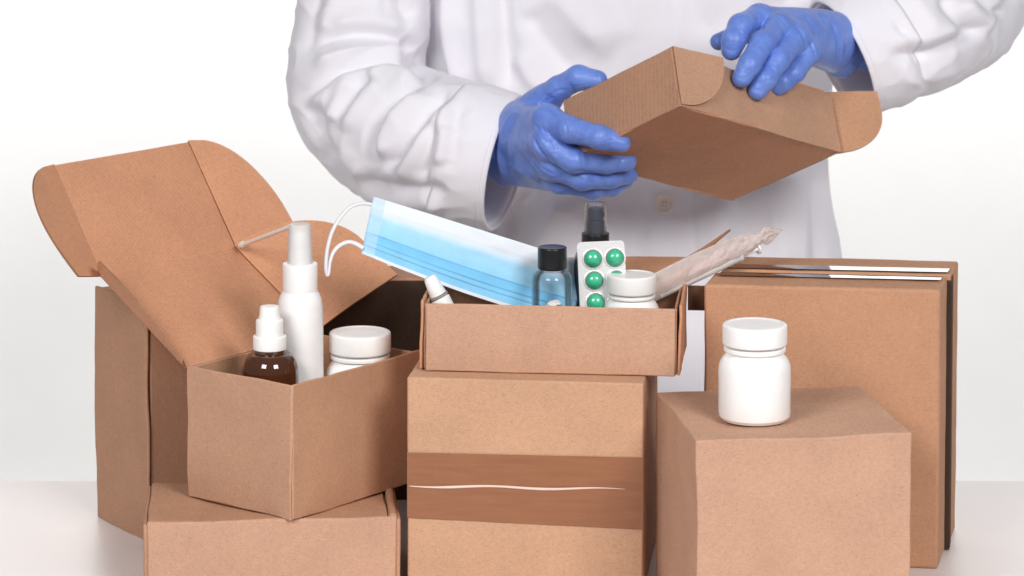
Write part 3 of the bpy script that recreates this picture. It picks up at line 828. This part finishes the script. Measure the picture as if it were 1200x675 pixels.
# ------------------------------------------------------------------ person
PER = thing('person', 'person in a white lab coat and blue gloves holding a box behind the table', 'person', (.15, .6, -.76))
def evaluated(o, name, mat, parent):
    dg = bpy.context.evaluated_depsgraph_get(); dg.update()
    me = bpy.data.meshes.new_from_object(o.evaluated_get(dg))
    V = np.array([v.co[:] for v in me.vertices]); F = [tuple(p.vertices) for p in me.polygons]
    bpy.data.objects.remove(o)
    return obj(name, V, F, mat, parent)
def body():
    J = dict(pel=(.15, .6, .12), sp=(.15, .6, .35), ch=(.15, .6, .56), nk=(.15, .6, .74), hd=(.15, .57, .84), ht=(.15, .58, .98),
             lh=(.06, .6, .08), lk=(.05, .6, -.32), lf=(.05, .6, -.68), lt=(.04, .47, -.72), rh=(.24, .6, .08), rk=(.25, .6, -.32), rf=(.25, .6, -.68), rt=(.26, .47, -.72))
    E = [('pel', 'sp'), ('sp', 'ch'), ('ch', 'nk'), ('nk', 'hd'), ('hd', 'ht'), ('pel', 'lh'), ('lh', 'lk'), ('lk', 'lf'), ('lf', 'lt'), ('pel', 'rh'), ('rh', 'rk'), ('rk', 'rf'), ('rf', 'rt')]
    R = dict(pel=.10, sp=.09, ch=.10, nk=.05, hd=.08, ht=.06, lh=.07, lk=.055, lf=.04, lt=.03, rh=.07, rk=.055, rf=.04, rt=.03)
    for side, sh, el, wr_ in (('a', ony(505, -150, .6), ony(425, 138, .55), ony(575, 172, .33)), ('b', ony(955, -170, .6), ony(1115, -5, .60), ony(1045, 38, .44))):
        J[side+'s'] = tuple(sh); J[side+'e'] = tuple(el); J[side+'w'] = tuple(wr_)
        E += [('ch', side+'s'), (side+'s', side+'e'), (side+'e', side+'w')]
        R[side+'s'] = .055; R[side+'e'] = .042; R[side+'w'] = .030
    names = list(J); me = bpy.data.meshes.new('body')
    me.from_pydata([J[n] for n in names], [(names.index(a), names.index(b)) for a, b in E], [])
    o = bpy.data.objects.new('body', me); COL.objects.link(o)
    sk = o.modifiers.new('skin', 'SKIN')
    for n, sv in zip(names, me.skin_vertices[0].data):
        sv.radius = (R[n], R[n]); sv.use_root = (n == 'pel')
    sb = o.modifiers.new('sub', 'SUBSURF'); sb.levels = 2; sb.render_levels = 2
    return evaluated(o, 'body', M['skin'], PER)
body()

def seg_dist(U, Vv, poly):
    """distance in pixels to a polyline and position 0..1 along it"""
    P = np.asarray(poly, float); best = np.full(U.shape, 1e9); pos = np.zeros(U.shape); side = np.zeros(U.shape)
    n = len(P)-1
    for i in range(n):
        a, b = P[i], P[i+1]; ab = b-a; L2_ = ab@ab
        t = np.clip(((U-a[0])*ab[0]+(Vv-a[1])*ab[1])/L2_, 0, 1)
        dx = U-(a[0]+t*ab[0]); dy = Vv-(a[1]+t*ab[1]); d = np.hypot(dx, dy)
        m = d < best; best[m] = d[m]; pos[m] = ((i+t)/n)[m]; side[m] = np.sign(ab[0]*dy-ab[1]*dx)[m]
    return best, pos, side
def smooth_poly(pl): return catmull(pl, max(12, 6*len(pl))) if len(pl) > 2 else np.array(pl, float)
def folds(V, N, defs, sharp=(1.0, 1.0, 2.0)):
    """ridges (+) and valleys (-) of the cloth: (polyline, width px, height mm)"""
    U, W = proj(V)
    D = np.zeros(len(V))
    view = V-CC; view /= np.linalg.norm(view, axis=1)[:, None]
    fw = np.clip((-(N*view).sum(1)+.15)/.35, 0, 1)
    for pl, w, h in defs:
        d, p, sd = seg_dist(U, W, smooth_poly(pl))
        tp = np.clip(np.minimum(p, 1-p)/.22, 0, 1); tp = tp*tp*(3-2*tp)
        we = w*np.where(sd > 0, sharp[0], sharp[1]); D += fw*tp*h*.001*np.exp(-(d/we)**sharp[2])
    return D
def grid_normals(V, n, m):
    G = V.reshape(n, m, 3)
    du = np.gradient(G, axis=0); dv = np.roll(G, -1, 1)-np.roll(G, 1, 1)
    N = np.cross(du, dv).reshape(-1, 3); N /= (np.linalg.norm(N, axis=1)[:, None]+1e-12)
    return N
def sleeve(name, path, rad, defs, parent, cuff_len=.045, seed=1.0, ripple=.0013, n=220, m=200, squash=1.0, flip=False):
    P = catmull(path, n); R = np.interp(np.linspace(0, 1, n), np.linspace(0, 1, len(rad)), rad)
    T = np.gradient(P, axis=0); T /= np.linalg.norm(T, axis=1)[:, None]
    N0 = np.array([0, -1.0, 0]); V = np.zeros((n, m, 3)); Ns = np.zeros((n, m, 3))
    ang = np.linspace(0, 2*math.pi, m, endpoint=False)
    for i in range(n):
        N0 = N0-T[i]*(N0@T[i]); N0 /= np.linalg.norm(N0); B = np.cross(T[i], N0)
        r = R[i]
        dirs = N0[None]*np.cos(ang)[:, None]*squash+B[None]*np.sin(ang)[:, None]
        V[i] = P[i]+dirs*r; Ns[i] = dirs/np.linalg.norm(dirs, axis=1)[:, None]
    Vf = V.reshape(-1, 3); Nf = Ns.reshape(-1, 3)
    D = folds(Vf, Nf, defs, (1.0, 1.2, 1.7))*1.45
    nz = np.array([mnoise.noise(Vector((p[0]*22+seed, p[1]*14, p[2]*22)))+.5*mnoise.noise(Vector((p[0]*48, p[1]*30+seed, p[2]*48))) for p in Vf])
    s = np.repeat(np.linspace(0, 1, n), m)
    nearcuff = np.clip((1-s)/.10, .15, 1)
    rg = np.array([(1-abs(mnoise.noise(Vector((p[0]*20+seed*3, p[1]*26, p[2]*30)))))**4 for p in Vf])-.45
    D = (D + nz*ripple + rg*.0026)*nearcuff
    Vf = Vf+Nf*D[:, None]
    # hem rolled to the inside
    V = Vf.reshape(n, m, 3); rings = [V[i] for i in range(n)]
    end = P[-1]
    for rr, back in ((.985, -.0012), (.95, .0), (.93, .004), (.92, .03), (.90, .06)):
        rings.append(end+(V[-1]-end)*rr-T[-1]*back)
    A = np.concatenate(rings); k = len(rings); F = []
    for i in range(k-1):
        for j in range(m): F.append((i*m+j, i*m+(j+1) % m, (i+1)*m+(j+1) % m, (i+1)*m+j))
    o = obj(name, A, F, M['coat'], parent)
    # turned-back cuff band
    if cuff_len:
        L = np.linalg.norm(np.diff(P, axis=0), axis=1); acc = np.cumsum(L[::-1]); k0 = n-2-int(np.searchsorted(acc, cuff_len))
        rings = []
        idx = list(range(k0, n))
        cen = P
        rings.append(cen[k0]+(V[k0]-cen[k0])*1.005)
        for c_, i in enumerate(idx):
            q = c_/max(1, len(idx)-1)
            g = 1.042+.022*q+.006*math.sin(q*9)
            if c_ == 0: g = 1.03
            seam = -.012*math.exp(-((q-.16)/.03)**2)-.010*math.exp(-((q-.80)/.022)**2)
            rings.append(cen[i]+(V[i]-cen[i])*(g+seam))
        e = cen[-1]+T[-1]*.004
        rings.append(e+(V[-1]-cen[-1])*1.055); rings.append(e+T[-1]*.001+(V[-1]-cen[-1])*1.03); rings.append(e+(V[-1]-cen[-1])*1.0); rings.append(cen[-1]-T[-1]*.02+(V[-1]-cen[-1])*.965)
        A = np.concatenate(rings); k = len(rings); F = []
        for i in range(k-1):
            for j in range(m): F.append((i*m+j, i*m+(j+1) % m, (i+1)*m+(j+1) % m, (i+1)*m+j))
        obj('cuff', A, F, M['coat'], o)
    return o

def coat():
    n, m = 260, 420
    zs = np.linspace(.70, -.46, n); ang = np.linspace(0, 2*math.pi, m, endpoint=False)
    V = np.zeros((n, m, 3)); N = np.zeros((n, m, 3))
    for i, z in enumerate(zs):
        a = np.interp(z, [-.46, -.1, .12, .3, .45, .6, .66, .70], [.295, .272, .246, .230, .250, .240, .17, .06])
        b = np.interp(z, [-.46, -.1, .12, .3, .45, .6, .66, .70], [.185, .165, .138, .125, .132, .12, .09, .05])
        c, s = np.cos(ang), np.sin(ang); e = .86
        V[i, :, 0] = np.interp(z, [.1, .45], [.153, .134])+a*np.sign(c)*np.abs(c)**e; V[i, :, 1] = .605+b*np.sign(s)*np.abs(s)**e; V[i, :, 2] = z
        nn = np.stack([c/a, s/b, np.zeros(m)], 1); N[i] = nn/np.linalg.norm(nn, axis=1)[:, None]
    Vf = V.reshape(-1, 3); Nf = N.reshape(-1, 3)
    defs = [
        ([(503, -40), (505, 40), (512, 90), (530, 125)], 7, -9), ([(522, -30), (526, 50), (540, 115)], 9, 5),
        ([(585, -40), (590, 40), (598, 110)], 10, -5), ([(560, -30), (564, 40), (570, 110)], 12, 4),
        ([(612, 10), (640, 50), (675, 95)], 13, -4.5), ([(640, -20), (680, 30), (720, 70)], 16, 4),
        ([(600, 60), (625, 95), (660, 120)], 12, 4),
        ([(700, -40), (690, 10), (700, 60)], 16, 3),
        ([(640, 205), (608, 240), (590, 290), (580, 350)], 9, -8), ([(625, 215), (590, 250), (566, 300)], 8, 6), ([(665, 225), (640, 270), (625, 340)], 13, 6),
        ([(690, 240), (676, 280), (668, 340)], 12, -4),
        ([(800, -30), (815, 20), (850, 40)], 16, -3), ([(870, 170), (868, 240), (872, 330)], 16, -3), ([(905, 190), (915, 250), (918, 330)], 18, 4),
        ([(948, 190), (955, 250), (960, 330)], 12, -4), ([(845, 210), (838, 260), (836, 330)], 14, 3),
        ([(930, -30), (915, 5), (880, 10)], 12, -3),
    ]
    D = folds(Vf, Nf, defs, (.9, 1.6, 1.7))*2.2
    U, W = proj(Vf)
    front = np.clip((-Nf[:, 1]-.1)/.3, 0, 1)
    line = np.interp(W, [-300, 15, 100, 215, 300, 900], [722, 731, 746, 753, 757, 775])
    q = (U-line)
    D += front*(.0030/(1+np.exp(-np.clip(q/1.3, -30, 30)))) - front*.0028*np.exp(-(q/2.6)**2)*(.6+.4*np.sin(W/17)) - front*.0022*np.exp(-((q-58)/2.4)**2)
    nz = np.array([mnoise.noise(Vector((p[0]*9+2, p[1]*8, p[2]*4)))+.45*mnoise.noise(Vector((p[0]*24, p[1]*20+5, p[2]*11))) for p in Vf])
    rg = np.array([(1-abs(mnoise.noise(Vector((p[0]*13+7, p[1]*12, p[2]*6+3)))))**4 for p in Vf])-.45
    Vf = Vf+Nf*(D+nz*.0026+rg*.0034)[:, None]
    F = []
    for i in range(n-1):
        for j in range(m): F.append((i*m+j, i*m+(j+1) % m, (i+1)*m+(j+1) % m, (i+1)*m+j))
    F.append(tuple(range(m)))
    o = obj('lab_coat', Vf, F, M['coat'], PER)
    # button on the placket
    U, W = proj(Vf)
    k = np.argmin((U-780)**2+(W-238)**2+1e6*(Vf[:, 1] > .6)); c = Vf[k]
    bt = lathe('button', [(.0088, -.001), (.0108, .0006), (.0112, .0018), (.0108, .0027), (.0098, .0031), (.0086, .0025), (.0078, .0021), (.0005, .0021)], c+np.array([0, -.0012, 0]), M['button'], o, n=56, axis=(0, -1, .06))
    for dx, dz in ((-.0022, -.0022), (.0022, -.0022), (-.0022, .0022), (.0022, .0022)):
        lathe('button_hole', [(.0009, 0), (.0009, .0003)], c+np.array([dx, -.0034, dz]), M['edge'], bt, n=12, axis=(0, -1, .06))
    tube('button_thread', [c+np.array([-.0026, -.0042, -.0022]), c+np.array([0, -.0050, 0]), c+np.array([.0026, -.0042, .0022])], .0006, M['button'], bt, n=8, m=12)
    tube('button_thread', [c+np.array([-.0026, -.0042, .0022]), c+np.array([0, -.0052, 0]), c+np.array([.0026, -.0042, -.0022])], .0006, M['button'], bt, n=8, m=12)
    ldefs = [
        # deep hollow beside the armpit with two long creases running to the elbow
        ([(510, 96), (500, 78), (488, 62), (470, 54)], 11, -11),
        ([(508, 88), (490, 75), (462, 71), (426, 74), (398, 83), (378, 100), (350, 120)], 6.5, -8.5),
        ([(504, 98), (480, 88), (450, 84), (420, 88), (392, 100), (372, 118), (356, 136)], 9, 7),
        ([(496, 64), (478, 50), (452, 42), (412, 40), (382, 47), (362, 58)], 7.5, -6),
        ([(480, 66), (455, 58), (420, 58), (388, 66), (362, 82)], 8, 5.5),
        ([(478, 36), (450, 26), (416, 24), (384, 30)], 9, 4.5), ([(490, 20), (470, 8), (440, 4)], 10, -3.5),
        # diagonal folds over the forearm
        ([(508, 92), (482, 99), (462, 116), (440, 146), (434, 172), (446, 198)], 7.5, -8.5),
        ([(498, 106), (476, 122), (458, 144), (450, 168), (456, 190)], 9, 7.5),
        ([(528, 98), (511, 121), (490, 146), (464, 184), (450, 206)], 7, -8.5),
        ([(530, 112), (514, 136), (496, 160), (474, 194), (464, 214)], 9, 7),
        ([(440, 92), (424, 98), (407, 121), (396, 145)], 7, -5.5), ([(452, 98), (432, 108), (416, 130), (402, 158)], 9, 6.5), ([(420, 92), (404, 108), (392, 128), (386, 142)], 8, 5.5),
        ([(370, 118), (371, 142), (384, 172), (398, 190)], 9, -7), ([(384, 140), (392, 166), (412, 192), (432, 208)], 9, 5),
        ([(510, 140), (506, 165), (500, 190), (490, 218)], 8, -6.5), ([(522, 146), (520, 170), (514, 196)], 9, 5.5), ([(540, 120), (534, 150), (530, 180), (526, 205)], 8, -4.5),
        ([(415, 212), (450, 221), (490, 224), (532, 220)], 8, -7.5), ([(410, 222), (446, 233), (490, 238), (528, 238)], 10, 5),
        ([(344, 100), (352, 132), (366, 160), (384, 184)], 8, 4), ([(376, -30), (366, 20), (356, 70)], 9, -5), ([(398, -30), (386, 10), (376, 40)], 11, 4), ([(470, -30), (472, 0), (482, 30)], 10, -4),
    ]
    path = [ony(515, -190, .60), ony(468, -110, .585), ony(432, -40, .565), ony(424, 30, .545), ony(420, 92, .525), ony(440, 134, .49), ony(482, 162, .43), ony(537, 177, .368), ony(590, 190, .352)]
    k = .00095
    sleeve('sleeve', path, [90*k, 85*k, 81*k, 82*k, 87*k, 89*k, 87*k, 82*k, 76*k], ldefs, o, seed=3)
    rdefs = [
        ([(1045, 20), (1075, 62), (1085, 110)], 6, -6), ([(1035, 60), (1075, 66), (1120, 52), (1170, 20)], 7, -7), ([(1045, 45), (1085, 45), (1130, 28)], 9, 5),
        ([(1050, 90), (1090, 92), (1130, 74)], 8, 4), ([(1100, -10), (1120, 20), (1150, 40)], 8, -6), ([(1140, -15), (1165, 10), (1185, 14)], 6, -6), ([(1128, 0), (1150, 22), (1170, 34)], 8, 5),
        ([(1060, -20), (1080, 10), (1100, 40)], 10, 4), ([(1188, -30), (1180, 20), (1160, 55)], 8, -5),
    ]
    path = [ony(945, -230, .60), ony(1010, -180, .60), ony(1075, -100, .61), ony(1120, -40, .60), ony(1118, -6, .56), ony(1088, 17, .49), ony(1040, 42, .425), ony(990, 66, .408)]
    k = .001
    sleeve('sleeve', path, [84*k, 84*k, 84*k, 86*k, 88*k, 85*k, 77*k, 67*k], rdefs, o, seed=9)
coat()

# ------------------------------------------------------------------ gloved hands: distance field meshed by surface nets
def surface_nets(f, org, h):
    inside = f < 0
    nx, ny, nz = f.shape
    cs = np.zeros((nx-1, ny-1, nz-1), np.int32)
    acc = np.zeros((nx-1, ny-1, nz-1, 3)); cnt = np.zeros((nx-1, ny-1, nz-1))
    corners = [(i, j, k) for i in (0, 1) for j in (0, 1) for k in (0, 1)]
    sl = lambda c: f[c[0]:nx-1+c[0], c[1]:ny-1+c[1], c[2]:nz-1+c[2]]
    for a in corners:
        for ax in range(3):
            if a[ax]: continue
            b = list(a); b[ax] = 1
            fa, fb = sl(a), sl(b); m = (fa < 0) != (fb < 0)
            t = np.where(m, fa/np.where(m, fa-fb, 1), 0)
            for q in range(3):
                acc[..., q] += np.where(m, a[q]+(t if q == ax else 0), 0)
            cnt += m
    act = cnt > 0
    ids = -np.ones(act.shape, np.int64); ids[act] = np.arange(act.sum())
    cell = np.argwhere(act)
    V = (cell+acc[act]/cnt[act][:, None])*h+org
    F = []
    for ax in range(3):
        o1, o2 = [q for q in range(3) if q != ax]
        sh = list(f.shape); sh[ax] -= 1
        a = [slice(None)]*3; b = [slice(None)]*3; a[ax] = slice(0, -1); b[ax] = slice(1, None)
        ch = inside[tuple(a)] != inside[tuple(b)]
        E_ = np.argwhere(ch)
        ok = (E_[:, o1] >= 1) & (E_[:, o2] >= 1) & (E_[:, o1] < act.shape[o1]) & (E_[:, o2] < act.shape[o2]); E_ = E_[ok]
        q = []
        for d1_, d2_ in ((-1, -1), (0, -1), (0, 0), (-1, 0)):
            c = E_.copy(); c[:, o1] += d1_; c[:, o2] += d2_; q.append(ids[c[:, 0], c[:, 1], c[:, 2]])
        F += [tuple(r) for r in np.stack(q, 1).tolist()]
    return V, F
def smin(a, b, k):
    h = np.clip(.5+.5*(b-a)/k, 0, 1); return b*(1-h)+a*h-k*h*(1-h)
def hand(name, palm, fingers, parent, creases, h=.0013, seed=0., label=None):
    """palm: list of capsules, fingers: list of chains; joints are (u, v, depth, radius px)"""
    W = lambda j: (ony(j[0], j[1], j[2]), j[3]*mpx(j[2]))
    allp = np.array([W(j)[0] for c in palm+fingers for j in c])
    lo = allp.min(0)-.034; hi = allp.max(0)+.034
    dims = np.ceil((hi-lo)/h).astype(int)
    X = np.stack(np.meshgrid(*[lo[i]+np.arange(dims[i])*h for i in range(3)], indexing='ij'), -1)
    def cap(j0, j1):
        (a, ra), (b, rb) = W(j0), W(j1); ab = b-a
        t = np.clip(((X-a)@ab)/(ab@ab), 0, 1)
        return np.linalg.norm(X-a-t[..., None]*ab, axis=-1)-(ra+(rb-ra)*t)
    def chain(c, k, knuckle=True):
        d = None
        for q0, q1 in zip(c[:-1], c[1:]):
            e = cap(q0, q1); d = e if d is None else smin(d, e, k)
        return d
    pd = None
    for c in palm:
        e = chain(c, .006); pd = e if pd is None else smin(pd, e, .012)
    fd = None
    for c in fingers:
        e = chain(c, .0045)
        # fingertip pad and swollen middle joint
        fd = e if fd is None else smin(fd, e, .0005)
    d = smin(pd, fd, .008)
    V, F = surface_nets(d, lo, h)
    # outward normals from the field, then glove creases
    G = np.stack(np.gradient(d, h), -1)
    ii = np.clip(((V-lo)/h).round().astype(int), 0, dims-1)
    N = G[ii[:, 0], ii[:, 1], ii[:, 2]]; N /= np.linalg.norm(N, axis=1)[:, None]+1e-9
    U, Wv = proj(V)
    D = folds(V, N, creases)*1.2
    nz = np.array([mnoise.noise(Vector((p[0]*70+seed, p[1]*70, p[2]*70))) for p in V])
    V = V+N*(D+nz*.0003+.0006)[:, None]
    o = obj(name, V, F, M['glove'], parent)
    m = o.modifiers.new('smooth', 'SMOOTH'); m.factor = .5; m.iterations = 2
    if label: o['label'] = label
    return o
lp = [[(596, 146, .335, 24), (642, 141, .225, 17)], [(594, 166, .335, 27), (640, 168, .215, 17)], [(597, 186, .335, 25), (645, 193, .228, 16)], [(600, 196, .335, 20), (656, 212, .248, 13.5)],
      [(604, 146, .335, 22), (640, 118, .30, 17)], [(560, 170, .365, 38), (600, 168, .33, 37)], [(612, 150, .30, 24), (630, 185, .27, 24)]]
lf_ = [[(640, 140, .225, 17), (668, 152, .198, 14.8), (703, 161, .178, 13.4), (728, 167.5, .180, 10.6)],
       [(640, 168, .215, 16.5), (673, 188, .207, 14.4), (710, 190, .224, 12.8), (735, 189, .230, 10.6)],
       [(646, 194, .228, 15), (682, 209, .226, 13.2), (715, 208, .246, 12), (737, 205, .262, 10)],
       [(655, 212, .248, 13), (694, 222, .252, 11), (717, 219, .268, 10), (733, 212, .280, 9)],
       [(628, 124, .31, 17.5), (655, 104, .285, 14.5), (678, 91, .27, 13.8), (700, 94, .262, 11.5)]]
lcr = [([(609, 124), (592, 148), (585, 182), (592, 214)], 2.2, 1.6), ([(614, 126), (598, 150), (591, 182), (598, 212)], 2.0, -1.4), ([(625, 142), (636, 158), (652, 172)], 1.3, -1.0), ([(622, 158), (634, 178), (650, 190)], 1.3, -1.0), ([(618, 172), (632, 194), (652, 206)], 1.3, -.9), ([(634, 146), (642, 160), (650, 166)], 1.2, -.9), ([(613, 182), (630, 206), (652, 218)], 1.4, -.8), ([(660, 140), (664, 150), (664, 162)], 1.3, -.7), ([(678, 176), (682, 186), (680, 196)], 1.2, -.6), ([(688, 203), (692, 210), (690, 216)], 1.2, -.6), ([(700, 186), (716, 184), (732, 184)], 1.2, -.6), ([(716, 160), (719, 166), (717, 173)], 1.2, -.5), ([(642, 116), (650, 108), (664, 104)], 1.6, -.9), ([(626, 128), (640, 118), (652, 113)], 1.6, -.8),
       ([(622, 150), (632, 175), (650, 198)], 2.2, -1.4), ([(630, 150), (640, 172), (656, 190)], 2.2, 1.2), ([(612, 160), (624, 190), (646, 214)], 2.5, -1.2), ([(640, 150), (648, 165), (655, 180)], 2, -1.3),
       ([(600, 130), (618, 125), (640, 108)], 3, -1.0), ([(590, 190), (610, 200), (640, 218)], 3, 1.2), ([(657, 168), (668, 172), (684, 172)], 2, -1.0), ([(660, 204), (676, 200), (700, 203)], 2, -.8),
       ([(722, 178), (728, 186), (726, 198)], 2, -.8), ([(668, 96), (672, 108), (668, 116)], 2, -.8), ([(596, 150), (602, 170), (598, 196)], 3, -1.0)]
gl = hand('glove', lp, lf_, PER, lcr, seed=1., label='blue nitrile glove gripping the left end of the held box')
rp = [[(1020, 56, .42, 29), (976, 46, .372, 27)], [(976, 34, .36, 20), (890, 22, .285, 15.5)], [(976, 44, .355, 22), (913, 32, .272, 15)], [(976, 58, .355, 21), (932, 46, .27, 14)],
      [(974, 68, .36, 15), (947, 62, .278, 12.5)], [(960, 40, .345, 24), (935, 36, .31, 22)]]
rf = [[(890, 21, .285, 15), (868, 31, .252, 14.2), (860, 47, .240, 13.4), (857, 59, .238, 11.6)],
      [(913, 32, .272, 14.8), (894, 50, .232, 13.8), (879, 75, .207, 12.8), (869.5, 91, .203, 11.2)],
      [(932, 46, .27, 14.2), (912, 70, .232, 13.2), (897, 93, .216, 12.2), (888, 106, .214, 10.8)],
      [(946, 63, .278, 12.8), (931, 84, .255, 12), (918, 96, .246, 11), (911, 102, .245, 9.6)],
      [(950, 34, .355, 17), (905, 28, .35, 14), (868, 40, .335, 12), (842, 49, .32, 9.5)]]
rcr = [([(955, 10), (966, 26), (970, 44), (968, 62)], 1.4, -1.0), ([(938, 14), (950, 30), (956, 48)], 1.4, -.9), ([(920, 14), (932, 26), (938, 40)], 1.3, -.9), ([(902, 12), (914, 22), (922, 32)], 1.3, -.8), ([(946, 46), (952, 56), (956, 68)], 1.4, -.9), ([(862, 30), (870, 40), (876, 40)], 1.2, -.6), ([(888, 52), (896, 58), (902, 58)], 1.2, -.6), ([(904, 74), (912, 78), (918, 77)], 1.2, -.6), ([(926, 88), (932, 90), (938, 88)], 1.1, -.6), ([(850, 56), (856, 60), (862, 58)], 1.1, -.5), ([(976, 22), (985, 44), (986, 66)], 2.0, 1.4), ([(972, 20), (980, 44), (981, 68)], 1.8, -1.2),
       ([(958, 14), (972, 32), (976, 58)], 2.2, -1.4), ([(950, 12), (962, 34), (966, 60)], 2.5, 1.2), ([(928, 22), (940, 40), (946, 60)], 2, -1.3), ([(940, 20), (950, 42), (956, 62)], 2.2, .9),
       ([(895, 36), (886, 48), (880, 54)], 1.6, -.7), ([(862, 88), (868, 92), (876, 92)], 1.5, -.7), ([(880, 104), (888, 106), (896, 104)], 1.5, -.7), ([(884, 20), (892, 28), (896, 40)], 2, -1.0),
       ([(905, 18), (918, 36), (920, 50)], 2, -.8)]
gr = hand('glove', rp, rf, PER, rcr, seed=5., label='blue nitrile glove with fingers over the front wall of the held box')
def glove_cuff(parent, c0, c1, r0, r1, squash, seed, name='cuff_rim', frac=1.0):
    c0, c1 = np.asarray(c0), np.asarray(c1); T = unit(c1-c0); n, m = 26, 90
    N0 = np.array([0, -1.0, 0]); N0 = unit(N0-T*(N0@T)); B = np.cross(T, N0); V = []; F = []
    for i in range(n):
        s = i/(n-1)
        for j in range(m):
            a = 2*math.pi*j/m
            r = (r0+(r1-r0)*s**1.6)*(1+.10*s*mnoise.noise(Vector((math.cos(a)*2.2, math.sin(a)*2.2, seed+s)))+.035*mnoise.noise(Vector((math.cos(a)*6, math.sin(a)*6, seed+s*3))))
            if i >= n-3: r *= 1.012
            V.append(c0+(c1-c0)*s*(1+.10*math.sin(a*2+seed)*s)+r*(N0*math.cos(a)*squash+B*math.sin(a)))
    for i in range(n-1):
        for j in range(m): F.append((i*m+j, i*m+(j+1) % m, (i+1)*m+(j+1) % m, (i+1)*m+j))
    o = obj(name, V, F, M['glove'], parent); mm = o.modifiers.new('thickness', 'SOLIDIFY'); mm.thickness = .0006
    return o
glove_cuff(gl, ony(612, 163, .318), ony(585, 171, .345), 40*mpx(.33), 50*mpx(.33), .75, 2.)
glove_cuff(gr, ony(962, 41, .36), ony(992, 58, .395), 31*mpx(.36), 35*mpx(.38), .8, 6.)

# ------------------------------------------------------------------ light
W = bpy.data.worlds.new('World'); S.world = W; W.use_nodes = True
bg = W.node_tree.nodes['Background']; bg.inputs[0].default_value = (.93, .94, 1, 1); bg.inputs[1].default_value = .22
def area(name, loc, tgt, size, power, col=(1, 1, 1)):
    l = bpy.data.lights.new(name, 'AREA'); l.shape = 'RECTANGLE'; l.size, l.size_y = size; l.energy = power; l.color = col
    o = bpy.data.objects.new(name, l); COL.objects.link(o); o.location = loc
    o.rotation_euler = (Vector(tgt)-Vector(loc)).to_track_quat('-Z', 'Y').to_euler()
    return o
area('softbox_left', (-1.15, -2.4, 1.75), (0, .1, .2), (.9, .9), 46, (1, .985, .97))
area('softbox_right', (1.2, -2.35, 1.75), (.1, .1, .2), (.9, .9), 53, (1, .985, .97))
area('backdrop_light_left', (-.95, 1.5, 1.2), (-.75, 2.1, .75), (1.3, .4), 16.5)
area('backdrop_light_right', (.95, 1.5, 1.2), (.75, 2.1, .75), (1.3, .4), 16.5)

S.view_settings.view_transform = 'Standard'; S.view_settings.look = 'None'; S.view_settings.exposure = 0; S.view_settings.gamma = 1
S.render.engine = 'CYCLES'
S.cycles.use_denoising = True
S.cycles.max_bounces = 10; S.cycles.transparent_max_bounces = 16
S.cycles.sample_clamp_indirect = 6
